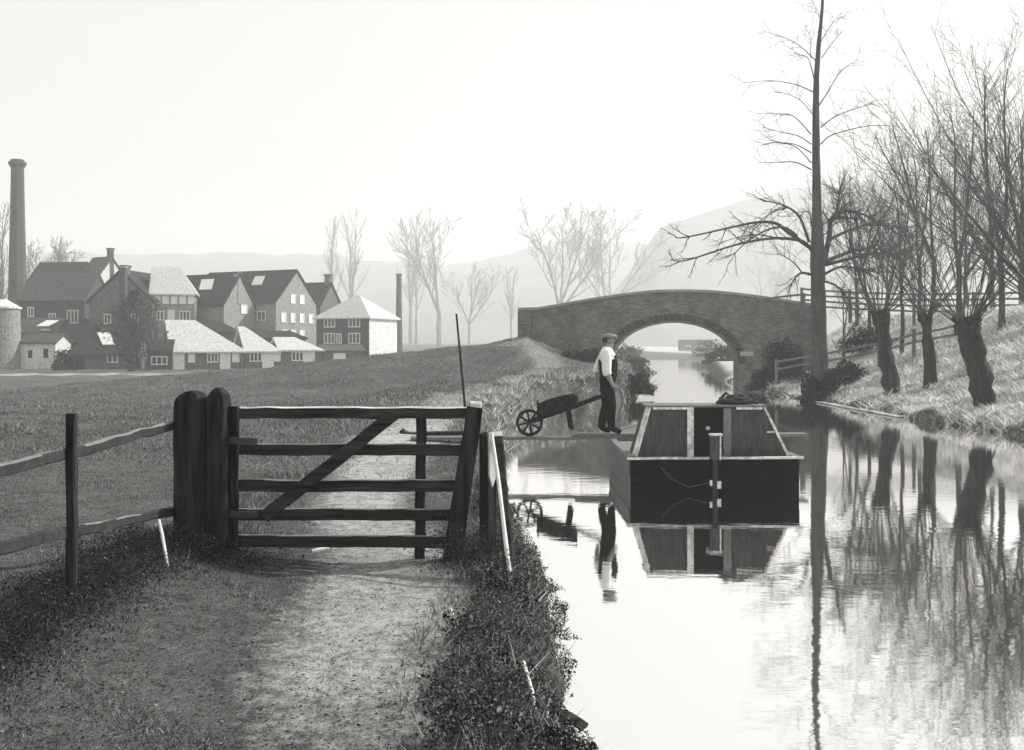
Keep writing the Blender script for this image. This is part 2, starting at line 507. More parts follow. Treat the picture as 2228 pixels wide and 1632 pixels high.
def axis(parts):
    v = []
    for a, b, step in parts:
        v.append(np.arange(a, b, step))
    return np.concatenate(v)
gx = np.concatenate([-np.geomspace(900, 45, 40), axis([(-44, -12, .8), (-12, -4, .3), (-4, 2.2, .09), (2.2, 10, .8), (10, 14, .16), (14, 24, .35), (24, 50, 1.2)]), np.geomspace(50, 900, 36)])
gy = np.concatenate([axis([(-60, 2, 4), (2, 4, .3), (4, 14, .09), (14, 40, .22), (40, 62, .3), (62, 120, 1.2)]), np.geomspace(120, 1000, 50)])
GX, GY = np.meshgrid(gx, gy)
GZ = ground_h(GX, GY)
nxg, nyg = len(gx), len(gy)
ii = (np.arange(nyg - 1)[:, None] * nxg + np.arange(nxg - 1)[None]).ravel()
gf = np.stack([ii, ii + 1, ii + 1 + nxg, ii + nxg], axis=1)
gv = np.stack([GX.ravel(), GY.ravel(), GZ.ravel()], axis=1)
gme = np_mesh('ground', gv, gf)

def path_mask(X, Y):
    best = np.zeros_like(X)
    for i in range(len(PATH) - 1):
        a, b = PATH[i], PATH[i + 1]
        ab = b - a
        t = np.clip(((X - a[0]) * ab[0] + (Y - a[1]) * ab[1]) / (ab @ ab), 0, 1)
        d = np.hypot(X - a[0] - t * ab[0], Y - a[1] - t * ab[1])
        w = PATHW[i] * (1 - t) + PATHW[i + 1] * t
        best = np.maximum(best, 1 - sstep(d, w * .35, w * 1.25))
    return best * np.interp(Y, [0, 4.4, 5.4, 20, 30, 60], [.3, .5, 1, 1, .55, .5])
pmask = path_mask(gv[:, 0], gv[:, 1])
# a lane in front of the cottages
lane = (1 - sstep(np.abs(gv[:, 1] - (88 + .12 * (gv[:, 0] + 40))), 1.5, 4)) * (gv[:, 0] < -12)
pmask = np.maximum(pmask, lane * .9)
at = gme.attributes.new('path', 'FLOAT', 'POINT'); at.data.foreach_set('value', pmask.astype(np.float32))
_, drv = canal(gv[:, 0], gv[:, 1])
at = gme.attributes.new('withered', 'FLOAT', 'POINT'); at.data.foreach_set('value', sstep(drv, .2, 1.2).astype(np.float32))
ground = link_mesh('ground', gme, M['ground'], smooth=True)
tag(ground, kind='structure')

wm = MB()
wm.add([(-3, -40, 0), (45, -40, 0), (45, 178, 0), (-3, 178, 0)], [(0, 1, 2, 3)])
water = wm.build('canal_water', M['water'])
tag(water, kind='structure')

# ------------------------------------------------------------------ far hills
def hill(name, xs, ys, Z, foot, seed):
    rg = np.random.default_rng(seed)
    cols = np.arange(-700, 3000, 12.0)
    prof = np.interp(cols, xs, ys)
    rows = 14
    V = np.zeros((rows, len(cols), 3))
    for r in range(rows):
        t = r / (rows - 1)
        Zr = foot + (Z - foot) * t
        crest = CAM_H - (prof - HORIZON) / F * Z
        hh = crest * (t ** 1.25) * (1.0) - 3 * (1 - t)
        ang = (cols - 1114) / F
        V[r, :, 0] = ang * Zr
        V[r, :, 1] = Zr
        V[r, :, 2] = hh + np.convolve(rg.normal(0, .5 + 1.3 * t, len(cols)), np.ones(4) / 4, 'same')
    n = len(cols)
    ii = (np.arange(rows - 1)[:, None] * n + np.arange(n - 1)[None]).ravel()
    o = link_mesh(name, np_mesh(name, V.reshape(-1, 3), np.stack([ii, ii + 1, ii + 1 + n, ii + n], axis=1)), M['hill'], smooth=True)
    tag(o, kind='structure')
hill('hills', [-700, 0, 400, 680, 760, 860, 950, 1050, 1130, 1250, 1380, 1430, 1600, 2228, 3000],
     [540, 549, 552, 553, 560, 570, 578, 566, 545, 520, 528, 534, 520, 500, 500], 1080, 560, 3)
hill('hills', [-700, 1000, 1250, 1390, 1432, 1500, 1600, 1700, 1860, 2000, 2228, 3000],
     [770, 770, 745, 560, 500, 474, 443, 415, 398, 392, 380, 370], 760, 450, 4)

# ------------------------------------------------------------------ brick bridge
BC = Vector((7.75, 48.6, 0)); BA = math.radians(9.1)
U = Vector((math.cos(BA), -math.sin(BA), 0)); W = Vector((math.sin(BA), math.cos(BA), 0))
def bp_(s, t, z): return BC + U * s + W * t + Vector((0, 0, z))
HW, SPRING, RISE = 3.08, 1.25, 2.06
def arch_z(s): return SPRING + RISE * math.sqrt(max(0, 1 - (s / HW) ** 2))
def top_z(s): return float(np.interp(s, [-7.5, -7.0, -6.4, -4.5, -2.5, -.9, .6, 2.2, 4.0, 6.0, 8.2, 10], [3.86, 3.86, 3.88, 4.22, 4.52, 4.68, 4.70, 4.62, 4.38, 4.05, 3.72, 3.5]))
bridge = empty('canal_bridge', BC, 'humpbacked brick arch bridge spanning the canal', 'bridge')
bridge.rotation_euler = (0, 0, 0)
# object coordinates along the wall: build in rotated local space
def bl(s, t, z): return Vector((s, t, z))
def bridge_part(name, mb, mat, parent=None, smooth=False):
    me = bpy.data.meshes.new(name)
    me.from_pydata([tuple(p) for p in mb.v], [], mb.f); me.update()
    o = link_mesh(name, me, mat, parent or bridge, (0, 0, 0), smooth)
    return o
bridge.rotation_euler = (0, 0, -BA)
def spandrel(t0, t1, name):
    m = MB()
    ss = sorted(set([-7.5, -6.95, -6.2, -5.4, -4.6, -3.9, 3.9, 4.7, 5.6, 6.3, 7.0] + [HW * math.sin(math.radians(a)) for a in range(-90, 91, 5)]))
    for a, b in zip(ss[:-1], ss[1:]):
        la = arch_z(a) if abs(a) <= HW and abs(b) <= HW + 1e-6 else -1.0
        lb = arch_z(b) if abs(a) <= HW + 1e-6 and abs(b) <= HW + 1e-6 else -1.0
        if abs(a) <= HW + 1e-6 and abs(b) <= HW + 1e-6:
            la, lb = arch_z(a), arch_z(b)
        else:
            la = lb = -1.0
        ta, tb = top_z(a), top_z(b)
        A = [bl(a, t0, la), bl(b, t0, lb), bl(b, t0, tb), bl(a, t0, ta)]
        B = [bl(a, t1, la), bl(b, t1, lb), bl(b, t1, tb), bl(a, t1, ta)]
        m.prism(A, B)
    return bridge_part(name, m, M['brick'])
spandrel(0, .42, 'spandrel_wall')
spandrel(4.2, 4.62, 'spandrel_wall')
m = MB()
N = 40
prev = None
prof = [(-HW, -1.0)] + [(HW * math.sin(math.radians(a)), arch_z(HW * math.sin(math.radians(a)))) for a in range(-90, 91, 6)] + [(HW, -1.0)]
for (a, za), (b, zb) in zip(prof[:-1], prof[1:]):
    m.add([bl(a, .42, za), bl(b, .42, zb), bl(b, 4.2, zb), bl(a, 4.2, za)], [(0, 1, 2, 3)])
bridge_part('barrel_vault', m, M['brick'])
m = MB()
ds = np.linspace(-7.4, 6.95, 24)
for a, b in zip(ds[:-1], ds[1:]):
    m.add([bl(a, .42, top_z(a) - .95), bl(b, .42, top_z(b) - .95), bl(b, 4.2, top_z(b) - .95), bl(a, 4.2, top_z(a) - .95)], [(0, 1, 2, 3)])
bridge_part('roadway', m, M['soil'])
# arch ring of brick voussoirs standing slightly proud
nv = 44
for i in range(nv):
    a0 = math.pi * i / nv + .004; a1 = math.pi * (i + 1) / nv - .004
    def rp(a, dr): return (-(HW + dr) * math.cos(a), SPRING + (RISE + dr) * math.sin(a))
    m = MB(); out = rnd.uniform(.03, .05)
    q = [rp(a0, .0), rp(a1, .0), rp(a1, .34), rp(a0, .34)]
    m.prism([bl(x, -out, z) for x, z in q], [bl(x, .02, z) for x, z in q])
    bridge_part('voussoir', m, M['wall_brick'])
# coping stones
s0 = -7.56
while s0 < 6.6:
    s1 = s0 + rnd.uniform(.8, 1.05)
    for t0, t1 in ((-.06, .48), (4.14, 4.68)):
        m = MB()
        e = .012
        A = [bl(s0 + e, t0, top_z(s0)), bl(s1 - e, t0, top_z(s1)), bl(s1 - e, t0, top_z(s1) + .13), bl(s0 + e, t0, top_z(s0) + .13)]
        B = [bl(s0 + e, t1, top_z(s0)), bl(s1 - e, t1, top_z(s1)), bl(s1 - e, t1, top_z(s1) + .13), bl(s0 + e, t1, top_z(s0) + .13)]
        m.prism(A, B)
        bridge_part('coping_stone', m, M['coping'])
    s0 = s1
for sa, sb in ((-7.55, -6.9), (6.45, 7.05)):
    m = MB(); m.box((sa, -.12, -1), (sb, -.003, top_z(sa) - .01)); bridge_part('pier', m, M['brick'])
for sa in (3.15, -3.75):
    m = MB(); m.box((sa, -.07, 1.62), (sa + .6, -.004, 1.84)); bridge_part('impost_stone', m, M['stone'])

# ------------------------------------------------------------------ buildings
def house(name, label, O, ang, la, lb, base, eaves, ridge, wall, roof, hl=0.0, hr=0.0, over=.3, openings=(), chimneys=(), skylights=(), cat='house', group=None, verge=True):
    """O: front-left corner (x,y); front wall runs along A (angle ang from +X); ridge parallel to A."""
    O = Vector((O[0], O[1], 0))
    A = Vector((math.cos(ang), math.sin(ang), 0)); B = Vector((-math.sin(ang), math.cos(ang), 0))
    Z = Vector((0, 0, 1))
    def q(u, v, z): return O + A * u + B * v + Z * z
    root = empty(name, q(la / 2, lb / 2, base), label, cat, group)
    m = MB()
    mid = lb / 2
    # wall shell with gables
    zl = ridge if hl == 0 else eaves
    zr = ridge if hr == 0 else eaves
    m.add([q(0, 0, base), q(la, 0, base), q(la, 0, eaves), q(0, 0, eaves)], [(0, 1, 2, 3)])
    m.add([q(la, lb, base), q(0, lb, base), q(0, lb, eaves), q(la, lb, eaves)], [(0, 1, 2, 3)])
    m.add([q(la, 0, base), q(la, lb, base), q(la, lb, eaves), q(la, mid, zr), q(la, 0, eaves)], [(0, 1, 2, 3, 4)])
    m.add([q(0, lb, base), q(0, 0, base), q(0, 0, eaves), q(0, mid, zl), q(0, lb, eaves)], [(0, 1, 2, 3, 4)])
    m.build('wall', wall, root)
    # roof slabs
    th = .16
    slope = (ridge - eaves) / mid
    ze = eaves - slope * over
    vl = -over * .5 if hl == 0 else -over
    vr = la + over * .5 if hr == 0 else la + over
    rl = hl if hl > 0 else vl
    rr = la - hr if hr > 0 else vr
    dz = Z * th
    up = .02
    def slab(pts, nm='roof'):
        m = MB(); P = [q(*p) for p in pts]; m.prism([p + Z * up for p in P], [p + Z * up + dz for p in P]); return m
    rm = MB()
    for pts in ([(vl, -over, ze), (vr, -over, ze), (rr, mid, ridge), (rl, mid, ridge)],
                [(vr, lb + over, ze), (vl, lb + over, ze), (rl, mid, ridge), (rr, mid, ridge)]):
        P = [q(*p) for p in pts]; rm.prism([p + Z * up for p in P], [p + Z * (up + th) for p in P])
    if hl > 0:
        P = [q(vl, lb + over, ze), q(vl, -over, ze), q(hl, mid, ridge)]; rm.prism([p + Z * up for p in P], [p + Z * (up + th) for p in P])
    if hr > 0:
        P = [q(vr, -over, ze), q(vr, lb + over, ze), q(la - hr, mid, ridge)]; rm.prism([p + Z * up for p in P], [p + Z * (up + th) for p in P])
    ro = rm.build('roof', roof, root)
    for (u, w0, wl, v0, v1) in skylights:      # patches of glass lying on the front slope
        m = MB()
        def onr(u, v): return q(u, v, eaves + slope * v + .26)
        P = [onr(u, v0), onr(u + w0, v0), onr(u + w0 + wl, v1), onr(u + wl, v1)]
        m.prism(P, [p + Z * .06 for p in P]); m.build('skylight', M['blind'], ro)
    for (u, v, w, zt) in chimneys:
        m = MB(); m.obox(q(u - w / 2, v - w / 2, eaves), A * w, B * w, Z * (zt - eaves))
        c = m.build('chimney', wall if wall is not M['wall_white'] else M['wall_brick'], root)
        m = MB(); m.obox(q(u - w / 2 - .1, v - w / 2 - .1, zt), A * (w + .2), B * (w + .2), Z * .22); m.build('chimney_cap', M['wall_brick'], c)
    for op in openings:
        face, u, z, w, h, kind = op
        if face == 'F': o0, D, Nn = q(u, 0, z), A, -B
        elif face == 'R': o0, D, Nn = q(la, u, z), B, A
        else: o0, D, Nn = q(0, u, z), B, -A
        fr = MB()
        if kind == 'door':
            fr.obox(o0 + Nn * .01, D * w, Nn * .07, Z * h)
            d = fr.build('door', M['window_white'], root)
            k = MB(); k.obox(o0 + D * w * .82 + Z * h * .47 + Nn * .085, D * .07, Nn * .05, Z * .07); k.build('door_handle', M['iron'], d)
        elif kind == 'opening':
            fr.obox(o0 + Nn * .01, D * w, Nn * .03, Z * h); fr.build('doorway', M['black'], root)
        elif kind == 'blind':
            t_ = .1
            fr.obox(o0 + Nn * .01, D * w, Nn * .08, Z * t_); fr.obox(o0 + Nn * .01 + Z * (h - t_), D * w, Nn * .08, Z * t_)
            fr.obox(o0 + Nn * .01 + Z * t_, D * t_, Nn * .08, Z * (h - 2 * t_)); fr.obox(o0 + Nn * .01 + Z * t_ + D * (w - t_), D * t_, Nn * .08, Z * (h - 2 * t_))
            wd = fr.build('window', M['window_white'], root)
            p = MB(); p.obox(o0 + Nn * .012 + Z * t_ + D * t_, D * (w - 2 * t_), Nn * .03, Z * (h - 2 * t_)); p.build('pane', M['blind'], wd)
        else:                                  # 'w2', 'w3': mullioned window of n lights
            n = int(kind[1]); t_ = .11
            fr.obox(o0 + Nn * .01, D * w, Nn * .08, Z * t_); fr.obox(o0 + Nn * .01 + Z * (h - t_), D * w, Nn * .08, Z * t_)
            for i in range(n + 1):
                x = (w - t_) * i / n
                fr.obox(o0 + Nn * .012 + Z * t_ + D * x, D * t_, Nn * .075, Z * (h - 2 * t_))
            wd = fr.build('window', M['window_white'], root)
            for i in range(n):
                x0 = (w - t_) * i / n + t_; x1 = (w - t_) * (i + 1) / n
                p = MB(); p.obox(o0 + Nn * .011 + Z * t_ + D * x0, D * (x1 - x0), Nn * .02, Z * (h - 2 * t_)); p.build('pane', M['glass'], wd)
    if verge and (hl == 0 or hr == 0):
        for uu, on in ((-.02, hl == 0), (la + .02, hr == 0)):
            if on:
                for sgn in (0, 1):
                    v0, v1 = (-over, mid) if sgn == 0 else (lb + over, mid)
                    m = MB()
                    m.beam(q(uu, v0, ze - .02), q(uu, v1, ridge - .02), .1, .3)
                    m.build('bargeboard', roof, root)
    return root, q

def at_px(x, Z): return ((x - 1114.0) / F * Z, Z)
def hz(y, Z): return CAM_H - (y - HORIZON) / F * Z
def far_left_corner(x, Z, ang, la):
    """front-left corner given the pixel column and distance of the front-right corner"""
    X, Y = at_px(x, Z)
    return (X - math.cos(ang) * la, Y - math.sin(ang) * la)

GB = -0.6
# the two big mill ranges: long dark side to the left, gable end lit on the right
aM = math.radians(-25)
Zm = 124.0
gw = [('R', u, z, .95, 1.15, 'blind') for u, z in ((2.9, 7.4), (4.75, 7.4))] + \
     [('R', u, z, .95, 1.2, 'blind') for u, z in ((1.0, 5.0), (2.85, 5.0), (4.7, 5.0), (6.6, 5.0))] + \
     [('R', u, z, 1.0, 1.2, 'blind') for u, z in ((1.2, 2.9), (2.9, 2.9), (4.7, 2.9))]
house('mill_building', 'large mill range with dark roof and tall pale gable full of white windows', far_left_corner(600, Zm, aM, 14), aM, 14, 8.3, GB, hz(655, Zm), hz(588, Zm + 3), M['wall_pale'], M['roof_dark'],
      openings=gw + [('F', u, 5.2, 1.3, 1.2, 'w2') for u in (8.2, 11.2)] + [('F', u, 2.4, 1.3, 1.2, 'w2') for u in (8.2, 11.2)],
      skylights=[(8.6, 1.6, -.4, 2.0, 3.2)], cat='mill', group='mill ranges')
Zm2 = 120.0
house('mill_building', 'dark roofed mill range with narrow gable and one white window left of the tall gable', far_left_corner(487, Zm2, aM, 8.5), aM, 8.5, 5.6, GB, hz(660, Zm2), hz(597, Zm2 + 2), M['wall_pale'], M['roof_dark'],
      openings=[('R', 3.0, 6.0, 1.15, 1.1, 'blind')] + [('F', u, 3.6, 1.5, 1.3, 'w2') for u in (1.0, 3.6, 6.0)],
      chimneys=[(8.2, 2.8, .7, hz(592, Zm2))], skylights=[(3.6, 2.0, -.5, 1.2, 2.2)], cat='mill', group='mill ranges')
# small house behind
house('stone_house', 'small gabled house with chimney behind the hipped white building', far_left_corner(697, 138, aM, 7), aM, 7, 5.0, GB, hz(664, 138), hz(616, 140), M['wall_grey'], M['roof_dark'],
      chimneys=[(6.5, 2.5, .7, hz(600, 140))])
# hipped building
aH = math.radians(-22); ZH = 116.0
XH = at_px(803, ZH)
lH = 7.0
oH = []
for z in (hz(712, ZH), hz(748, ZH)):
    oH += [('F', 1.0, z, 1.5, 1.25, 'w3'), ('F', 4.3, z, 1.55, 1.25, 'w3')]
oH += [('F', 2.7, hz(748, ZH), .7, 1.2, 'w2')]
hipw, _q = house('hipped_house', 'square hipped roof house with dark front and bright white side wall', far_left_corner(803, ZH, aH, lH), aH, lH, 6.6, GB, hz(689, ZH), hz(645, ZH + 3), M['wall_brick'], M['roof_pale'], hl=3.2, hr=3.2, over=.35, openings=oH)
# white slab paints the sunlight onto its right wall
m = MB()
Ah = Vector((math.cos(aH), math.sin(aH), 0)); Bh = Vector((-math.sin(aH), math.cos(aH), 0))
m.obox(_q(lH, 0, GB) + Ah * .004, Ah * .04, Bh * 6.6, Vector((0, 0, hz(690, ZH) - GB)))
m.build('sunlit_side', M['wall_white'], hipw)

# cottages with pale roofs, facing right
aC = math.radians(27)
Zc = 104.0
def cot(x0, Z, x1):
    """pixel columns of the front wall -> corner and length"""
    X, Y = at_px(x0, Z)
    k = (x1 - 1114.0) / F
    # X + L cos = k (Y + L sin)
    L = (k * Y - X) / (math.cos(aC) - k * math.sin(aC))
    return (X, Y), L
c1, l1 = cot(372, Zc, 531)
end = (c1[0] + math.cos(aC) * l1, c1[1] + math.sin(aC) * l1)
rl1 = l1 / 159.0
def U1(x): return (x - 372) * rl1
e1 = hz(763, Zc)
house('cottage', 'long low cottage with bright roof and three white windows nearest the dark tree', c1, aC, l1, 6.5, GB, e1, hz(700, Zc + 4), M['wall_grey'], M['roof_pale'], hr=4.5, over=.3,
      group='pale roofed cottages in a row', openings=[('F', U1(376), GB + .25, 1.15, 1.75, 'door'), ('F', U1(408), .35, .7, 1.0, 'blind'), ('F', U1(449), .35, 1.15, 1.0, 'w3'), ('F', U1(477), GB + .25, 1.1, 1.7, 'door'), ('F', U1(504), .35, .75, 1.0, 'blind')])
Z2 = end[1] + .1
c2, l2 = cot(533, Z2, 606)
rl2 = l2 / 73.0
house('cottage', 'middle low cottage with bright roof below the narrow mill gable', c2, aC, l2, 6.0, GB, hz(763, Z2), hz(714, Z2 + 4), M['wall_grey'], M['roof_pale'], hr=3.0,
      group='pale roofed cottages in a row', openings=[('F', (543 - 533) * rl2, .4, 1.3, 1.0, 'w3'), ('F', (570 - 533) * rl2, GB + .3, 1.25, 1.7, 'door'), ('F', (594 - 533) * rl2, .4, .8, 1.0, 'blind')])
Z3 = c2[1] + math.sin(aC) * l2 + .1
c3, l3 = cot(608, Z3, 700)
rl3 = l3 / 92.0
house('cottage', 'low cottage with bright roof in front of the tall mill gable', c3, aC, l3, 4.6, GB, hz(762, Z3), hz(737, Z3 + 3), M['wall_grey'], M['roof_pale'], hr=2.4,
      group='pale roofed cottages in a row', openings=[('F', (634 - 608) * rl3, .45, 1.3, 1.0, 'w3'), ('F', (659 - 608) * rl3, GB + .5, 1.3, 1.6, 'door')])
Z4 = c3[1] + math.sin(aC) * l3 + .1
c4, l4 = cot(702, Z4, 792)
house('outhouse', 'lowest shed of the cottage row under the hipped house', c4, aC, l4, 3.0, GB, hz(764, Z4), hz(753, Z4 + 2), M['wall_grey'], M['roof_mid'],
      openings=[('F', 1.2, .5, 1.4, .8, 'blind')], cat='shed')
# big gable house facing the camera
Zg = 116.0
aG = math.radians(84)
X, Y = at_px(330, Zg)
house('gabled_house', 'broad gabled house with heavy dark eaves behind the dark tree', at_px(331, Zg), aG, 9.0, (331 - 188) / F * Zg, GB, hz(652, Zg), hz(588, Zg), M['wall_grey'], M['roof_dark'], over=.35,
      openings=[('L', 1.6, 4.6, .9, 1.2, 'w2'), ('L', 4.9, 4.6, .9, 1.2, 'w2')], chimneys=[(-.0 + .8, 3.6, .8, hz(580, Zg))])
# pale-roofed range right of it
Zp = 117.0
aP = math.radians(14)
X0, Y0 = at_px(327, Zp)
house('workshop_range', 'two storey range with bright roof and rows of windows beside the gabled house', (X0, Y0), aP, 5.0, 6.0, GB, hz(637, Zp), hz(583, Zp + 3), M['wall_pale'], M['roof_pale'], hr=2.0,
      openings=[('F', .35 + i * .95, hz(661, Zp), .75, 1.15, 'blind') for i in range(5)] + [('F', .3, hz(697, Zp), 1.2, 1.1, 'w3'), ('F', 1.9, hz(700, Zp), .8, 1.4, 'blind'), ('F', 3.2, hz(697, Zp), 1.2, 1.1, 'w3')], cat='workshop')
# long dark-roofed house on the left
Zl = 122.0
aL = math.radians(-6)
X0, Y0 = at_px(40, Zl)
house('long_house', 'long dark house with one large white window left of the gabled house', (X0, Y0), aL, 8.4, 6.5, GB, hz(652, Zl), hz(598, Zl + 3), M['wall_brick'], M['roof_mid'],
      openings=[('F', 6.2, hz(704, Zl), 1.45, 1.6, 'w3'), ('F', 3.9, hz(700, Zl), .9, 1.0, 'w2'), ('F', 1.2, hz(690, Zl), .8, 1.2, 'w2')])
# far houses behind
house('stone_house', 'distant house with grey roof, bright gable and chimney behind the long house', at_px(166, 152), math.radians(-30), 4.2, 6.0, GB, hz(612, 152), hz(562, 154), M['wall_white'], M['roof_mid'], chimneys=[(3.9, 3.0, .7, hz(545, 154))])
house('stone_house', 'distant dark house between the mill chimney and the bright gable', at_px(62, 150), math.radians(-8), 7.5, 6.0, GB, hz(610, 150), hz(572, 152), M['wall_brick'], M['roof_dark'],
      openings=[('F', 2.6, hz(602, 150) - 1, .8, 1.0, 'blind'), ('F', 4.6, hz(602, 150) - 1, .8, 1.0, 'blind')])
# pale sheds at the left edge
Zs = 108.0
tw = empty('round_tower', Vector((*at_px(4, Zs), GB)), 'pale rendered round tower cut off by the left edge', 'tower')
Xt, Yt = at_px(4, Zs)
def circ(z, r, n=28): return [(Xt + r * math.cos(2 * math.pi * i / n), Yt + r * math.sin(2 * math.pi * i / n), z) for i in range(n)]
m = MB(); m.prism(circ(GB, 1.88), circ(hz(672, Zs), 1.8)); m.build('wall', M['wall_pale'], tw)
m = MB(); m.prism(circ(hz(672, Zs), 1.95), circ(hz(668, Zs), 1.95)); m.prism(circ(hz(668, Zs) + .004, 1.8), circ(hz(652, Zs), .5)); m.build('coping', M['wall_white'], tw)
house('whitewashed_shed', 'low whitewashed shed with two small dark openings beside the tall barn', at_px(42, Zs + .4), math.radians(-4), 4.0, 3.4, GB, hz(745, Zs), hz(728, Zs), M['wall_white'], M['roof_mid'],
      openings=[('F', 1.0, .8, .45, .8, 'opening'), ('F', 2.7, .8, .5, 1.0, 'opening')], cat='shed')
house('low_house', 'low dark roofed house with small white windows behind the dark tree', at_px(150, 107), math.radians(6), 7.0, 5.0, GB, hz(770, 107), hz(726, 109), M['wall_grey'], M['roof_dark'], hl=1.5,
      openings=[('F', 3.9, .3, 1.1, .9, 'w2'), ('F', .2, GB, 1.4, 1.7, 'opening'), ('F', 6.0, .3, .9, .9, 'w2')], skylights=[(3.2, 1.3, -1.0, .8, 2.3)])
house('glazed_shed', 'small low shed with white windows between the dark tree and the cottages', at_px(322, 103), math.radians(12), 2.3, 3.0, GB, hz(762, 103), hz(742, 104), M['wall_brick'], M['roof_dark'],
      openings=[('F', .3, .15, 1.6, .9, 'w3')], cat='shed')

house('lean_to', 'narrow dark lean to roof wedged between the long house and the low house', at_px(128, 112), math.radians(-3), 3.2, 4.0, GB, hz(742, 112), hz(708, 113), M['wall_brick'], M['roof_dark'],
      openings=[('F', 1.0, .6, .8, 1.0, 'w2')], cat='shed')
house('boiler_house', 'small dark roofed block between the round tower and the long house', at_px(36, 115), math.radians(2), 4.6, 4.0, GB, hz(722, 115), hz(694, 116), M['wall_grey'], M['roof_mid'],
      openings=[('F', 2.8, hz(735, 115), 1.0, 1.0, 'blind')], skylights=[(2.0, 1.4, .8, .5, 1.4)], cat='shed')
house('back_range', 'dark hipped range filling the gap behind the cottages and the workshop', at_px(418, 113), math.radians(20), 5.0, 4.0, GB, hz(722, 113), hz(700, 114), M['wall_brick'], M['roof_dark'], hr=2.0, cat='shed')
house('back_range', 'dark low range behind the cottages under the tall mill gable', at_px(560, 117), math.radians(20), 5.5, 3.6, GB, hz(736, 117), hz(722, 118), M['wall_brick'], M['roof_dark'], hr=1.6, cat='shed')
house('far_cottage', 'pale far cottage in the haze seen through the bridge arch', at_px(1478, 235), math.radians(-8), 7.5, 5.0, 0, hz(768, 235) + 1.0, hz(752, 235) + 1.2, M['wall_white'], M['roof_mid'], openings=[('F', 1.5, 1.2, 1, 1, 'w2'), ('F', 4.8, 1.2, 1, 1, 'w2')])
# tall stack standing against the broad gable
Xk, Yk = at_px(268, 114.2)
m = MB(); m.box((Xk - .36, Yk - .36, hz(700, 114)), (Xk + .36, Yk + .36, hz(583, 114)))
o = m.build('brick_stack', M['wall_brick'], origin=(Xk, Yk, hz(700, 114))); tag(o, 'dark brick stack rising against the broad gabled house', 'chimney')
m = MB(); m.box((Xk - .46, Yk - .46, hz(583, 114) + .003), (Xk + .46, Yk + .46, hz(579, 114))); m.build('stack_cap', M['wall_pale'], o)

# mill chimney stack
st = empty('mill_chimney', Vector((*at_px(38, 145), GB)), 'tall tapering brick factory chimney with flared top at the left', 'chimney')
Xc, Yc = at_px(38, 145)
def octo(z, r): return [(Xc + r * math.cos(math.pi / 8 + i * math.pi / 4), Yc + r * math.sin(math.pi / 8 + i * math.pi / 4), z) for i in range(8)]
m = MB()
zt = hz(365, 145)
def shaft_x(z):  # slight offset so that the stack stays plumb
    return 0
lv = [(GB, 1.5), (4, 1.36), (9, 1.25), (14, 1.14), (19, 1.02), (24, .92), (zt, .86)]
lv = sorted(set(lv))
for (z0, r0), (z1, r1) in zip(lv[:-1], lv[1:]):
    m.prism(octo(z0, r0), octo(z1, r1))
m.build('shaft', M['wall_brick'], st)
m = MB()
m.prism(octo(zt, .92), octo(zt + .5, 1.2)); m.prism(octo(zt + .5, 1.22), octo(zt + .8, 1.22)); m.prism(octo(zt + .8, .95), octo(zt + 1.15, .9))
m.build('cap', M['wall_brick'], st)
# far thin chimney
Zf = 190.0
Xc, Yc = at_px(868, Zf)
m = MB(); m.prism(octo(-1, .75), octo(hz(600, Zf), .48)); m.prism(octo(hz(600, Zf), .6), octo(hz(596, Zf), .6))
o = m.build('far_chimney', M['wall_brick'], origin=(Xc, Yc, -1)); tag(o, 'thin distant chimney fading in the haze right of the hipped house', 'chimney')

# ------------------------------------------------------------------ haze
hm = MB(); hm.box((-1500, -150, -3), (1500, 1300, 150))
hme = hm.build('haze', None)
tag(hme, kind='stuff')
hmat = bpy.data.materials.new('valley_haze'); hmat.use_nodes = True
t = hmat.node_tree
for n in list(t.nodes):
    t.nodes.remove(n)
ho = t.nodes.new('ShaderNodeOutputMaterial'); pv = t.nodes.new('ShaderNodeVolumePrincipled')
pv.inputs['Color'].default_value = (0.97, 0.965, 0.955, 1)
pv.inputs['Density'].default_value = 0.0013
pv.inputs['Anisotropy'].default_value = 0.2
t.links.new(pv.outputs[0], ho.inputs['Volume'])
hme.data.materials.append(hmat)

# ------------------------------------------------------------------ field gate, posts and fence
ZG = 8.36
def g2(x, y, dz=0.0): return px(x, y, ZG + dz)
gate = empty('field_gate', Vector((g2(760, 1215).x, ZG, .36)), 'dark timber five barred field gate with diagonal brace across the towpath', 'gate')
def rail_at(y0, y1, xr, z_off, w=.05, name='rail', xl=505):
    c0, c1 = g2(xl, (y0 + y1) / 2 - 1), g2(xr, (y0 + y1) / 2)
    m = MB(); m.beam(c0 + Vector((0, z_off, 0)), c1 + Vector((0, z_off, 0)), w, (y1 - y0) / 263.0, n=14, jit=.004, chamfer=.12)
    return sunlit_tops(m.build(name, M['oak_rail'], gate), M['oak_pale'] if y0 < 900 else M['oak_mid'])
rail_at(886, 911, 1040, 0, .075)
rail_at(966, 991, 1016, 0)
rail_at(1044, 1070, 1002, 0)
rail_at(1107, 1132, 990, 0)
rail_at(1165, 1191, 978, 0)
def stick(name, a, b, w, h, mat, parent, n=8, jit=.004, up=(0, 1, 0), chamfer=.12, taper=1.0):
    m = MB(); m.beam(a, b, w, h, up=up, n=n, jit=jit, chamfer=chamfer, taper=taper)
    return m.build(name, mat, parent)
stick('brace', g2(856, 903, -.055), g2(575, 1125, -.055), .105, .04, M['oak_rail'], gate, n=10)
stick('upright', g2(917, 906, .055), g2(913, 1214, .055), .085, .05, M['oak_dark'], gate)
stick('head_stile', g2(1033, 886, -.062), g2(984, 1222, -.062), .13, .06, M['oak_dark'], gate, taper=1.25)
stick('heel_stile', g2(508, 884, -.062), g2(506, 1212, -.062), .085, .06, M['oak_dark'], gate)
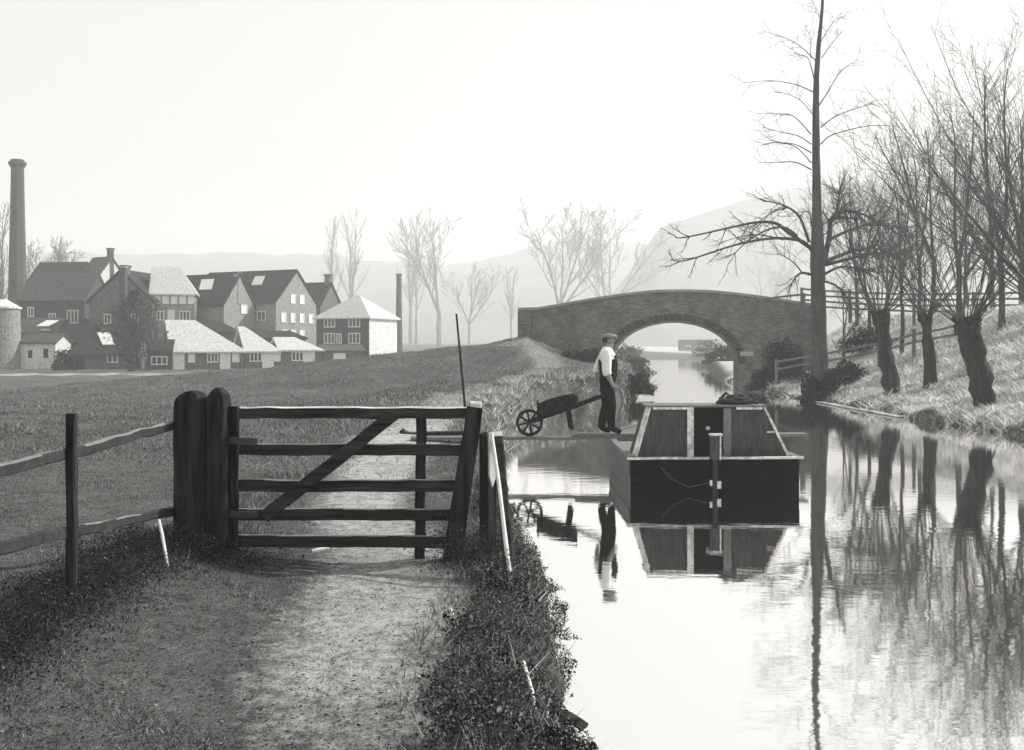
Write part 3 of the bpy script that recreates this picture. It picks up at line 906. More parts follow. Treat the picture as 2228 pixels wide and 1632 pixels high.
m = MB(); m.beam(g2(1024, 884, -.0), g2(1047, 884, 0), .12, .075, n=3, jit=.004, chamfer=.2)
tipo = m.build('stile_head', M['oak_pale'], gate)
m = MB(); m.beam(g2(498, 958, -.1), g2(560, 960, -.1), .012, .05, n=2); m.build('hinge_strap', M['iron'], gate)
m = MB(); m.beam(g2(498, 1118, -.1), g2(560, 1120, -.1), .012, .05, n=2); m.build('hinge_strap', M['iron'], gate)

def round_post(name, label, x, ybase, ytop, Z, w, d, mat, lean=0.0, cat='gate post', dome=.5, yaw=0.0):
    """timber post with a rounded top, weathered"""
    p0 = px(x, ybase, Z); p1 = px(x, ytop, Z)
    p0.z = gz(p0.x, Z) - .3
    rg = random.Random(int(x) + 5)
    m = MB(); rings = []
    H = p1.z - p0.z
    lv = [0, .2, .4, .6, .75, .85] + [1 - dome * w * k / H for k in (1, .7, .45, .22, .06, 0)]
    lv = sorted(set(lv))
    ca, sa = math.cos(yaw), math.sin(yaw)
    for t in lv:
        z = p0.z + H * t
        rem = (1 - t) * H / (dome * w)
        k = math.sqrt(max(0.0, 1 - (1 - min(1, rem)) ** 2)) if rem < 1 else 1.0
        k = max(k, .12)
        ww, dd = w / 2 * k * rg.uniform(.97, 1.03), d / 2 * (k * .4 + .6) * rg.uniform(.97, 1.03)
        c = .28
        prof = [(-ww * (1 - c), -dd), (ww * (1 - c), -dd), (ww, -dd * (1 - c)), (ww, dd * (1 - c)), (ww * (1 - c), dd), (-ww * (1 - c), dd), (-ww, dd * (1 - c)), (-ww, -dd * (1 - c))]
        cx = p0.x + lean * t
        rings.append([Vector((cx + a * ca - b * sa, Z + a * sa + b * ca, z)) for a, b in prof])
    n = 8
    vs = [p for r in rings for p in r]
    fs = [tuple(range(n))[::-1], tuple(range((len(rings) - 1) * n, len(rings) * n))]
    for i in range(len(rings) - 1):
        for j in range(n):
            k = (j + 1) % n
            fs.append((i * n + j, i * n + k, (i + 1) * n + k, (i + 1) * n + j))
    m.add(vs, fs)
    o = m.build(name, mat, origin=p0)
    tag(o, label, cat, 'posts of the field gate')
    return o
round_post('gate_post', 'thick dark round topped post joining the field fence to the gate', 419, 1250, 850, ZG - .06, .255, .25, M['oak_dark'])
round_post('gate_post', 'slimmer round topped post carrying the hinges of the gate', 476, 1240, 843, ZG - .08, .165, .2, M['oak_dark'], dome=.9)
sp_ = round_post('gate_post', 'shutting post faced with a pale board at the water end of the gate', 1062, 1240, 940, ZG + .16, .12, .12, M['oak_dark'], cat='gate post', dome=.25, yaw=math.radians(38))
c_ = px(1062, 940, ZG + .16)
m = MB()
dx_ = Vector((math.cos(math.radians(38)), math.sin(math.radians(38)), 0)); nn_ = Vector((dx_.y, -dx_.x, 0))
o_ = Vector((c_.x, ZG + .16, 0)) + nn_ * .068
tz = c_.z + .005
A = [o_ - dx_ * .055 + Vector((0, 0, tz)), o_ + dx_ * .085 + Vector((0, 0, tz)), o_ + dx_ * .05 + Vector((0, 0, tz - .30)), o_ - dx_ * .02 + Vector((0, 0, tz - .46)), o_ - dx_ * .05 + Vector((0, 0, tz - .36))]
m.prism(A, [p + nn_ * .022 for p in A])
m.build('pale_facing_board', M['oak_pale'], sp_)
# raking strut and pale pole at the shutting post
a = px(1084, 955, ZG + .1); b = px(1113, 1300, 7.3); b.z = gz(b.x, 7.3) - .12
m = MB(); m.beam(a, b, .085, .07, n=8, jit=.004, chamfer=.15, up=(0, 1, 0))
o = m.build('raking_strut', M['oak_dark'], origin=b); tag(o, 'dark raking strut propping the shutting post beside the water', 'strut')
a = px(1070, 944, ZG - .02); b = px(1119, 1322, 7.12); b.z = min(b.z, gz(b.x, 7.12) + .02)
m = MB(); m.tube([a, a.lerp(b, .3) + Vector((.006, 0, 0)), a.lerp(b, .65), b], [.014, .016, .017, .018], 7)
o = m.build('pole', M['oak_pale'], origin=b); tag(o, 'long pale pole leaning against the shutting post of the gate', 'pole')

FX = -2.78
fence = empty('field_fence', Vector((FX, 6.3, .4)), 'weathered two rail field fence running from the gate towards the camera', 'fence')
def frail(z, rise, name='rail'):
    m = MB()
    m.beam((FX, 8.28, z), (FX + .02, 6.25, z - .02 + rise), .045, .07, n=8, jit=.007, chamfer=.2)
    sunlit_tops(m.build(name, M['fence_rail'], fence), M['oak_mid'])
    m = MB()
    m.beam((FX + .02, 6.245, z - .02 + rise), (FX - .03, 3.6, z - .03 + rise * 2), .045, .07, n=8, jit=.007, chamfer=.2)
    sunlit_tops(m.build(name, M['fence_rail'], fence), M['oak_mid'])
frail(1.47, 0.0); frail(.76, .22)
for Y, top in ((6.25, 1.70), (3.3, 1.7)):
    m = MB(); zb = gz(FX, Y) - .2
    m.beam((FX + .055, Y, zb), (FX + .06, Y, top), .058, .06, n=8, jit=.006, chamfer=.15, up=(0, 1, 0))
    m.build('post', M['oak_dark'], fence)

# loose sticks in the grass
def loose_stick(pts, r, mat, label, name='stick'):
    m = MB(); m.tube(pts, [r * .8] + [r] * (len(pts) - 2) + [r * .7], 6, jit=.15)
    o = m.build(name, mat, origin=pts[-1]); tag(o, label, 'stick'); return o
Zk = 7.5
loose_stick([px(338, 1142, Zk), px(346, 1132, Zk), px(352, 1160, Zk - .05), px(362, 1215, Zk - .12), px(370, 1268, Zk - .2)], .012, M['oak_pale'], 'pale peeled stick upright in the grass left of the gate posts')
a = px(678, 1214, 8.6); b = px(716, 1203, 8.75)
a.z = gz(a.x, 8.6) + .04; b.z = gz(b.x, 8.75) + .05
loose_stick([a, a.lerp(b, .5), b], .016, M['oak_pale'], 'short pale stick lying on the grass under the gate')
def bank_stick(p, r, label, lift=.07):
    pts = []
    for (x, y) in p:
        Zq = F * (CAM_H - .30) / (y - HORIZON)
        v = px(x, y, Zq); v.z = max(gz(v.x, v.y), 0.02) + lift; pts.append(v)
    return loose_stick(pts, r, M['oak_pale'], label)
bank_stick([(1118, 1470), (1140, 1495), (1158, 1525), (1170, 1548)], .010, 'bleached branch lying down the weedy bank')
bank_stick([(1222, 1462), (1238, 1490), (1256, 1512)], .009, 'bleached forked root at the edge of the water')
bank_stick([(1196, 1512), (1182, 1535), (1172, 1528)], .008, 'crooked bleached root beside the bleached branch')
bank_stick([(980, 1365), (990, 1392)], .01, 'short pale twig on the weeds beside the path')
m = MB(); m.beam((.20, 5.34, .22), (.38, 5.24, .14), .08, .015, n=4, jit=.006)
o = m.build('broken_board', M['oak_dark'], origin=(.16, 5.32, .27)); tag(o, 'dark broken board jutting from the bank over the water', 'board')

# ------------------------------------------------------------------ gang planks, pole, barrow
ZP = 17.6
def plank(name, x0, x1, y, z, t, w, mat, label):
    m = MB(); m.beam((x0, y, z), (x1, y, z), w, t, n=12, jit=.006)
    o = m.build(name, mat, origin=((x0 + x1) / 2, y, z - t / 2)); tag(o, label, 'plank', 'gang planks between bank and boat'); return o
plank('gang_plank', -1.75, 2.6, ZP, .515, .05, .30, M['oak_mid'], 'long gang plank from the bank towards the boat under the wheelbarrow')
plank('gang_plank', 1.1, 5.12, ZP + .02, .572, .05, .32, M['oak_mid'], 'gang plank laid across the boat under the man')
m = MB()
pts = [px(872, 936, 18.6), px(880, 943, 18.6), px(895, 946, 18.6), px(930, 944, 18.6), px(1024, 942, 18.6)]
for a, b in zip(pts[:-1], pts[1:]):
    m.beam(a, b, .28, .07, n=1)
o = m.build('sledge_runner', M['oak_dark'], origin=pts[-2]); tag(o, 'dark timber runner with upturned end on the bank behind the gate', 'timber')
a = px(993, 683, 18.0); b = px(1020, 955, 17.9)
b.z = gz(b.x, 17.9) - .1
m = MB(); m.tube([a, a.lerp(b, .5), b], [.018, .022, .024], 7)
o = m.build('upright_pole', M['oak_dark'], origin=b); tag(o, 'thin dark pole stuck upright in the bank behind the gate', 'pole')

BZ = .545                                 # top of the lower plank
wb = empty('wheelbarrow', Vector((.75, ZP, BZ)), 'dark wooden wheelbarrow on the plank behind the man', 'wheelbarrow')
hub = Vector(((1152 - 1114) / F * ZP, ZP, BZ + .235))
m = MB()
n = 28
def ring(r, y): return [Vector((hub.x + r * math.cos(2 * math.pi * i / n), hub.y + y, hub.z + r * math.sin(2 * math.pi * i / n))) for i in range(n)]
o1, o2, i1, i2 = ring(.235, -.035), ring(.235, .035), ring(.185, -.035), ring(.185, .035)
vs = o1 + o2 + i1 + i2; fs = []
for i in range(n):
    j = (i + 1) % n
    fs += [(i, j, n + j, n + i), (2 * n + i, 3 * n + i, 3 * n + j, 2 * n + j), (i, 2 * n + i, 2 * n + j, j), (n + i, n + j, 3 * n + j, 3 * n + i)]
m.add(vs, fs)
wheel = m.build('wheel', M['oak_dark'], wb)
for k in range(4):
    th = k * math.pi / 4 + .2
    d = Vector((math.cos(th), 0, math.sin(th)))
    m = MB(); m.beam(hub - d * .19, hub + d * .19, .035, .03 + .002 * k, up=(0, 1, 0)); m.build('spoke', M['oak_dark'], wheel)
m = MB(); m.tube([hub + Vector((0, -.12, 0)), hub + Vector((0, .12, 0))], [.045, .045], 10); m.build('hub', M['iron'], wheel)
for s_ in (-1, 1):
    m = MB()
    m.beam(hub + Vector((-.06, s_ * .09, .0)), Vector((.85, ZP + s_ * .17, BZ + .44)), .05, .06, n=3)
    m.beam(Vector((.85, ZP + s_ * .17, BZ + .44)), Vector((1.58, ZP + s_ * .26, BZ + .70)), .045, .05, n=4, taper=.7)
    m.build('shaft', M['oak_dark'], wb)
    m = MB(); m.beam(Vector((.98, ZP + s_ * .19, BZ + .46)), Vector((1.03, ZP + s_ * .22, BZ + .13)), .05, .06, n=2); m.build('leg', M['oak_dark'], wb)
def tray_pt(u, s_, up):      # u 0..1 along the tray
    return Vector((.46 + .66 * u, ZP + s_ * (.17 + .05 * u + .12 * up), BZ + .33 + .17 * u + .22 * up * (1 + .15 * math.sin(u * 3))))
m = MB()
for s_ in (-1, 1):
    A = [tray_pt(u, s_, 0) for u in (0, .33, .66, 1)] + [tray_pt(u, s_, 1) for u in (1, .66, .33, 0)]
    m2 = MB(); m2.prism([p for p in A], [p + Vector((0, s_ * .025, 0)) for p in A]); m2.build('side_board', M['oak_dark'], wb)
m = MB(); A = [tray_pt(0, -1, 0), tray_pt(1, -1, 0), tray_pt(1, 1, 0), tray_pt(0, 1, 0)]; m.prism(A, [p + Vector((0, 0, .025)) for p in A]); m.build('floor_board', M['oak_dark'], wb)
m = MB(); A = [tray_pt(0, -1, 0), tray_pt(0, 1, 0), tray_pt(0, 1, 1.25), tray_pt(0, -1, 1.25)]; m.prism(A, [p + Vector((-.025, 0, .01)) for p in A]); m.build('front_board', M['oak_dark'], wb)

# ------------------------------------------------------------------ boat
ZB = 14.67
bx0, bx1 = (1372 - 1114) / F * ZB, (1736 - 1114) / F * ZB
bc = (bx0 + bx1) / 2; hwid = (bx1 - bx0) / 2
DK = .52
boat = empty('canal_boat', Vector((bc, ZB + 3, 0)), 'black sterned canal boat with grey trapezoid cabin moored in midstream', 'boat')
# hull outline (half widths) from stern to bow
st_ = [(0, 1.0), (.6, 1.0), (2.0, 1.01), (3.2, .98), (4.2, .86), (5.2, .62), (6.0, .32), (6.5, .04)]
levels = [(-.35, .80), (0.0, .985), (.26, 1.0), (DK - .05, 1.0)]
for s_ in (-1, 1):
    for k in range(len(levels) - 1):
        (z0, f0), (z1, f1) = levels[k], levels[k + 1]
        m = MB()
        o_ = .012 * k
        A0 = [Vector((bc + s_ * (hwid * w * f0 + o_), ZB + y, z0 + .0)) for y, w in st_]
        A1 = [Vector((bc + s_ * (hwid * w * f1 + o_), ZB + y, z1 - .006)) for y, w in st_]
        I0 = [p - Vector((s_ * .05, 0, 0)) for p in A0]; I1 = [p - Vector((s_ * .05, 0, 0)) for p in A1]
        for i in range(len(st_) - 1):
            m.prism([A0[i], A0[i + 1], A1[i + 1], A1[i]], [I0[i], I0[i + 1], I1[i + 1], I1[i]])
        m.build('hull_plank', M['hull_side'] if k else M['tar'], boat)
    m = MB()
    A = [Vector((bc + s_ * (hwid * w + .035), ZB + y, DK - .05)) for y, w in st_]
    for i in range(len(st_) - 1):
        a, b = A[i], A[i + 1]
        sx = Vector((s_ * .10, 0, 0))
        m.prism([a, b, b - sx, a - sx], [p + Vector((0, 0, .05)) for p in (a, b, b - sx, a - sx)])
    m.build('gunwale', M['oak_mid'], boat)
# stern boards, flat black transom
zz = [-.35, -.08, .13, .33, DK - .055]
for k in range(4):
    f0 = .85 if k == 0 else 1.0
    m = MB()
    y_ = ZB - .06 - .004 * (k % 2)
    A = [(bc - hwid * f0, y_, zz[k] + .004), (bc + hwid * f0, y_, zz[k] + .004), (bc + hwid, y_, zz[k + 1] - .002), (bc - hwid, y_, zz[k + 1] - .002)]
    m.prism(A, [(x, ZB, z) for x, y, z in A])
    m.build('transom_board', M['tar'], boat)
m = MB(); m.beam((bc - hwid - .05, ZB - .03, DK - .035), (bc + hwid + .07, ZB - .03, DK - .02), .07, .03, n=10, jit=.003); m.build('transom_cap', M['white_paint'], boat)
m = MB()
A = [(bc + s_ * (hwid * w - .06), ZB + y, DK - .07) for s_, seq in ((-1, st_), (1, st_[::-1])) for y, w in seq]
A = [Vector((bc - (hwid * w - .06), ZB + y, DK - .07)) for y, w in st_[:-1]] + [Vector((bc + (hwid * w - .06), ZB + y, DK - .07)) for y, w in st_[:-1][::-1]]
m.prism(A, [p + Vector((0, 0, .03)) for p in A]); m.build('deck', M['oak_mid'], boat)
# cabin
CZ = ZB + .16
top_h = CAM_H - (886 - HORIZON) / F * CZ
def cx(xp): return (xp - 1114) / F * CZ
bl_, br_ = cx(1379), cx(1718); tl_, tr_ = cx(1412), cx(1664)
CL = .55                                     # cabin length
def cab(x, f, y):                            # f 0 bottom .. 1 top on the back wall, x 0..1 across
    xa = bl_ + (br_ - bl_) * x; xb = tl_ + (tr_ - tl_) * x
    return Vector((xa + (xb - xa) * f, CZ + y, DK - .03 + (top_h - DK + .03) * f))
def xat(xp, f=.5):                           # pixel column to fraction
    l = bl_ + (tl_ - bl_) * f; r = br_ + (tr_ - br_) * f
    return (cx(xp) - l) / (r - l)
def cpanel(name, x0, x1, f0, f1, y0, y1, mat, parent=None, straight=True):
    m = MB()
    def pt(xp, f, y):
        z = DK - .03 + (top_h - DK + .03) * f
        return Vector((cx(xp), CZ + y, z))
    A = [pt(x0[0], f0, y0), pt(x1[0], f0, y0), pt(x1[1], f1, y0), pt(x0[1], f1, y0)]
    B = [p + Vector((0, y1 - y0, 0)) for p in A]
    m.prism(A, B)
    return m.build(name, mat, parent or boat)
cpanel('bulkhead', (1387.5, 1417.5), (1494, 1494), 0, .98, 0, .05, M['cabin_paint'])
cpanel('bulkhead', (1592, 1592), (1712, 1660), 0, .98, 0, .05, M['cabin_paint'])
cpanel('door_post', (1495, 1495), (1509, 1509), 0, 1, -.02, .05, M['white_paint'])
dr_ = cpanel('door_panel', (1574, 1574), (1591, 1591), 0, .98, -.015, .05, M['oak_mid'])
cpanel('doorway', (1509.5, 1509.5), (1573.5, 1573.5), 0, .99, .09, .12, M['black'])
cpanel('corner_board', (1375, 1406), (1387, 1417), 0, 1, -.01, .06, M['white_paint'])
cpanel('corner_board', (1712.5, 1660.5), (1719, 1666), 0, 1, -.01, .06, M['white_paint'])
cpanel('lintel', (1420, 1421), (1494, 1494), .955, 1.0, -.03, -.004, M['white_paint'])
cpanel('lintel', (1602, 1602), (1659, 1657.5), .955, 1.0, -.03, -.004, M['white_paint'])
# roof and sides
for s_ in (0, 1):
    m = MB()
    A = [cab(s_, 0, .06), cab(s_, 1, .06), cab(s_, 1, CL), cab(s_, 0, CL)]
    dx = Vector((.03 if s_ == 0 else -.03, 0, 0))
    m.prism(A, [p + dx for p in A]); m.build('cabin_side', M['cabin_paint'], boat)
m = MB(); A = [cab(0, 0, CL), cab(1, 0, CL), cab(1, 1, CL), cab(0, 1, CL)]; m.prism(A, [p + Vector((0, .04, 0)) for p in A]); m.build('front_bulkhead', M['cabin_paint'], boat)
m = MB()
A = [cab(0, 1, -.03) + Vector((-.03, 0, 0)), cab(1, 1, -.03) + Vector((.03, 0, 0)), cab(1, 1, CL + .05) + Vector((.03, 0, 0)), cab(0, 1, CL + .05) + Vector((-.03, 0, 0))]
m.prism(A, [p + Vector((0, 0, .03)) for p in A]); m.build('cabin_roof', M['oak_mid'], boat)
# door knob, rudder post, fittings
def ball(c, r, name, mat, parent):
    m = MB(); c = Vector(c)
    pts = [c + Vector((0, -r + 2 * r * i / 6, 0)) for i in range(7)]
    m.tube(pts, [max(.15 * r, r * math.sqrt(max(0, 1 - (-1 + i / 3) ** 2))) for i in range(7)], 10)
    return m.build(name, mat, parent, smooth=True)
kz = lambda y, Z: CAM_H - (y - HORIZON) / F * Z
ball(((1540 - 1114) / F * (CZ + .06), CZ + .06, kz(932, CZ + .06)), .032, 'lamp_boss', M['white_paint'], boat)
RZ = ZB - .16
def rx(xp): return (xp - 1114) / F * RZ
m = MB(); m.box((rx(1545), RZ - .05, kz(1000, RZ)), (rx(1569), RZ + .05, kz(948, RZ)))
rh = m.build('rudder_head', M['cabin_paint'], boat)
m = MB(); m.box((rx(1543), RZ - .06, kz(948, RZ) + .002), (rx(1571), RZ + .06, kz(948, RZ) + .03)); m.build('rudder_cap', M['white_paint'], rh)
m = MB(); m.beam((rx(1566), RZ - .052, kz(1000, RZ)), (rx(1566), RZ - .052, kz(949, RZ)), .02, .012, up=(0, 1, 0)); m.build('edge_strip', M['white_paint'], rh)
m = MB(); m.box((rx(1551), RZ - .04, -.3), (rx(1561), RZ + .04, kz(1001, RZ))); m.build('rudder_stock', M['fence_rail'], boat)
m = MB(); m.box((rx(1549), RZ + .03, -.3), (rx(1563), RZ + .10, .46)); m.build('sternpost', M['tar'], boat)
for (x0, x1, y0, y1) in ((1559, 1567, 1046, 1062), (1543, 1548, 1044, 1056)):
    m = MB(); m.box((rx(x0), RZ - .07, kz(y1, RZ)), (rx(x1), RZ - .041, kz(y0, RZ))); m.build('rudder_iron', M['white_paint'], boat)
m = MB()
ch = [Vector((rx(1550), RZ + .02, .16)), Vector((rx(1500), RZ + .06, .08)), Vector((rx(1462), RZ + .08, .2)), Vector((rx(1440), RZ + .085, .36))]
m.tube(ch, [.008] * 4, 5); m.build('rudder_chain', M['iron'], boat)
m = MB(); a = Vector((cx(1668), CZ - .03, kz(940, CZ))); m.beam(a, a + Vector((.1, 0, .005)), .03, .025, up=(0, 0, 1)); m.build('cleat', M['white_paint'], boat)
# heap of rope on the cabin roof
m = MB()
c0 = Vector((cx(1606), CZ + .25, top_h + .035))
for k in range(9):
    r = .24 - .018 * k + rnd.uniform(-.03, .03)
    o_ = Vector((rnd.uniform(-.05, .05), rnd.uniform(-.05, .05), .012 * k))
    pts = [c0 + o_ + Vector((r * 1.15 * math.cos(t_), r * .7 * math.sin(t_), .012 + .012 * math.sin(3 * t_ + k))) for t_ in np.linspace(0, 2 * math.pi, 20)]
    m.tube(pts, [.017] * 20, 6)
m.tube([c0 + Vector((-.22, 0, .06)), c0 + Vector((-.12, .02, .16)), c0 + Vector((-.05, .0, .10)), c0 + Vector((.1, -.05, .13)), c0 + Vector((.3, 0, .02)), c0 + Vector((.36, 0, .02))], [.025] * 6, 6)
o = m.build('rope_coil', M['rope'], origin=c0); tag(o, 'dark heap of coiled rope on the cabin roof of the boat', 'rope')

# ------------------------------------------------------------------ man on the plank
MZ = .597
MX, MY = 1.66, ZP - .0
person = empty('person', Vector((MX, MY, MZ)), 'man in cap, white shirt sleeves and dark waistcoat standing on the plank', 'person')
J = {}; E = []; RAD = {}
def jn(n, p, r, parent=None):
    J[n] = Vector(p); RAD[n] = r if isinstance(r, tuple) else (r, r)
    if parent: E.append((parent, n))
jn('pelvis', (-.01, 0, .93), (.12, .165))
jn('belly', (.025, 0, 1.06), (.125, .155), 'pelvis'); jn('chest', (.01, 0, 1.24), (.125, .175), 'belly'); jn('shoulders', (-.02, 0, 1.38), (.10, .15), 'chest')
jn('neck', (.01, 0, 1.475), .058, 'shoulders'); jn('jaw', (.035, 0, 1.535), (.075, .065), 'neck'); jn('skull', (.035, 0, 1.61), (.098, .078), 'jaw'); jn('crown', (.025, 0, 1.67), (.075, .065), 'skull')
jn('chin', (.105, 0, 1.535), (.03, .03), 'jaw'); jn('nose', (.142, 0, 1.60), (.014, .014), 'skull')
for s_, nm in ((-1, 'r'), (1, 'l')):
    jn('hip' + nm, (-.01, s_ * .095, .86), (.1, .095), 'pelvis')
    sw = .05 if nm == 'r' else -.05
    jn('knee' + nm, (.03 + sw * .6, s_ * .10, .48), .068, 'hip' + nm)
    jn('calf' + nm, (.0 + sw * 1.0, s_ * .10, .34), .062, 'knee' + nm)
    jn('ankle' + nm, (-.02 + sw * 1.6, s_ * .10, .09), .043, 'calf' + nm)
    jn('toe' + nm, (.14 + sw * 1.6, s_ * .12, .035), (.035, .042), 'ankle' + nm)
    jn('sh' + nm, (-.03, s_ * .17, 1.385), .075, 'shoulders')
jn('elr', (-.035, -.235, 1.06), .058, 'shr'); jn('wrr', (.06, -.22, .86), .034, 'elr'); jn('palmr', (.10, -.205, .80), (.038, .022), 'wrr')
jn('ell', (-.16, .25, 1.10), .056, 'shl'); jn('wrl', (-.16, .25, .86), .034, 'ell'); jn('palml', (-.13, .26, .785), (.038, .022), 'wrl')
names = list(J); idx = {n: i for i, n in enumerate(names)}
verts = [J[n] for n in names]; edges = [(idx[a], idx[b]) for a, b in E]; rads = [RAD[n] for n in names]
roots = [idx['pelvis']]
def finger(base, d, ln, r, curl):
    global verts
    p = Vector(base); d = Vector(d).normalized(); i0 = len(verts)
    verts.append(p); rads.append((r, r)); roots.append(i0)
    for k in range(3):
        p = p + d * ln / 3; d = (d + Vector(curl)).normalized()
        verts.append(p); rads.append((r * (.95 - .12 * k),) * 2); edges.append((len(verts) - 2, len(verts) - 1))
for nm, cur, dd in (('r', (-.25, .25, -.3), (.75, .1, -.6)), ('l', (.1, -.35, .25), (.35, .05, -.8))):
    pc = J['palm' + nm]; s_ = -1 if nm == 'r' else 1
    for k, (off, ln) in enumerate(((-.027, .072), (-.009, .082), (.009, .077), (.027, .06))):
        finger(pc + Vector((.01, 0, -.01)) + Vector((-.6 * off, .4 * off, -.7 * off)) , dd, ln, .0095, cur)
    finger(pc + Vector((.0, 0, .02)), (.6, -s_ * .3, .1), .06, .011, (.1, 0, -.35))
bm_ = bpy.data.meshes.new('body_skeleton')
bm_.from_pydata([tuple(v) for v in verts], edges, [])
tmp = bpy.data.objects.new('body_skeleton', bm_); scene.collection.objects.link(tmp)
tmp.modifiers.new('skin', 'SKIN'); 
for i, sv in enumerate(bm_.skin_vertices[0].data):
    sv.radius = rads[i]; sv.use_root = i in roots
ss = tmp.modifiers.new('sub', 'SUBSURF'); ss.levels = 2; ss.render_levels = 2
dg = bpy.context.evaluated_depsgraph_get(); dg.update()
bme = bpy.data.meshes.new_from_object(tmp.evaluated_get(dg)); bme.name = 'body'
bpy.data.objects.remove(tmp)
bme.materials.clear()
body = link_mesh('body', bme, M['skin'], person, smooth=True)
# clothes: the body surface near given bones, pushed outwards
segs_b = [(J[a], J[b], a, b) for a, b in E]
def bone_of(p):
    best = None
    for a, b, na, nb in segs_b:
        ab = b - a; t_ = max(0, min(1, (p - a).dot(ab) / ab.length_squared))
        r_ = RAD[na][0] * (1 - t_) + RAD[nb][0] * t_
        d = (p - a - ab * t_).length - r_ * .8
        if best is None or d < best[0]: best = (d, na, nb, t_)
    return best[1:]
TRO = {('pelvis', 'hipr'), ('pelvis', 'hipl'), ('hipr', 'kneer'), ('hipl', 'kneel'), ('kneer', 'calfr'), ('kneel', 'calfl'), ('calfr', 'ankler'), ('calfl', 'anklel')}
BOO = {('ankler', 'toer'), ('anklel', 'toel')}
VES = {('pelvis', 'belly'), ('belly', 'chest'), ('chest', 'shoulders')}
SHI = {('shoulders', 'shr'), ('shoulders', 'shl'), ('shr', 'elr'), ('shl', 'ell')}
SHI2 = {('elr', 'wrr'), ('ell', 'wrl')}
cl = {'trousers': [], 'boot': [], 'boot2': [], 'waistcoat': [], 'shirt': []}
for p in bme.polygons:
    na, nb, t_ = bone_of(p.center); k = (na, nb)
    if k in BOO or (k in TRO and p.center.z < .09): cl['boot' if p.center.y < 0 else 'boot2'].append(p.index)
    elif k in TRO or (k == ('pelvis', 'belly') and p.center.z < .95): cl['trousers'].append(p.index)
    elif k in VES or (k == ('shoulders', 'shr') and t_ < .35) or (k == ('shoulders', 'shl') and t_ < .35): cl['waistcoat'].append(p.index)
    elif k in SHI or (k in SHI2 and t_ < .22) or (k == ('shoulders', 'neck') and t_ < .6): cl['shirt'].append(p.index)
def shell(name, faces, off, mat):
    used = {}; vs = []; fs = []
    for fi in faces:
        f = []
        for vi in bme.polygons[fi].vertices:
            if vi not in used:
                used[vi] = len(vs); v = bme.vertices[vi]; vs.append(v.co + v.normal * off)
            f.append(used[vi])
        fs.append(f)
    me = bpy.data.meshes.new(name); me.from_pydata([tuple(v) for v in vs], [], fs); me.update()
    o = link_mesh(name, me, mat, person, smooth=True)
    md = o.modifiers.new('thickness', 'SOLIDIFY'); md.thickness = .008; md.offset = 1
    return o
shell('trousers', cl['trousers'], .018, M['trousers'])
shell('boot', cl['boot'], .008, M['black']); shell('boot', cl['boot2'], .008, M['black'])
shell('waistcoat', cl['waistcoat'], .012, M['waistcoat'])
shell('shirt', cl['shirt'], .016, M['shirt'])
# cap, hair and moustache
m = MB(); n = 14
def cring(r, rx_, z, fx): return [Vector((MX + .03 + fx + r * rx_ * math.cos(2 * math.pi * i / n), MY + r * .9 * math.sin(2 * math.pi * i / n), MZ + z)) for i in range(n)]
R_ = [cring(.098, 1.1, 1.655, 0), cring(.118, 1.12, 1.675, .008), cring(.12, 1.1, 1.695, .012), cring(.09, 1.1, 1.722, .0), cring(.03, 1.0, 1.732, -.01)]
vs = [p for r in R_ for p in r]; fs = [tuple(range(n))[::-1], tuple(range(4 * n, 5 * n))]
for i in range(4):
    for j in range(n):
        k = (j + 1) % n; fs.append((i * n + j, i * n + k, (i + 1) * n + k, (i + 1) * n + j))
m.add(vs, fs)
capo = m.build('cap', M['cap'], person, smooth=True)
m = MB(); A = [Vector((MX + .10 + .085 * math.cos(a), MY + .085 * math.sin(a), MZ + 1.662 - .018 * math.cos(a))) for a in np.linspace(-1.5, 1.5, 9)]
m.prism(A, [p + Vector((0, 0, .012)) for p in A]); m.build('peak', M['cap'], capo)
m = MB(); A = [Vector((MX - .02 + .062 * math.cos(a), MY + .084 * math.sin(a), MZ + 1.57)) for a in np.linspace(1.5, 4.78, 10)]
m.prism(A, [p + Vector((0, 0, .085)) for p in A]); m.build('hair', M['hair'], person)
m = MB(); m.beam((MX + .137, MY - .035, MZ + 1.565), (MX + .137, MY + .035, MZ + 1.565), .02, .018, n=4); m.build('moustache', M['hair'], person)

# ------------------------------------------------------------------ trees
def rot_about(d, ang, az, rng):
    a = d.orthogonal().normalized(); b = d.cross(a)
    side = a * math.cos(az) + b * math.sin(az)
    return (d * math.cos(ang) + side * math.sin(ang)).normalized()

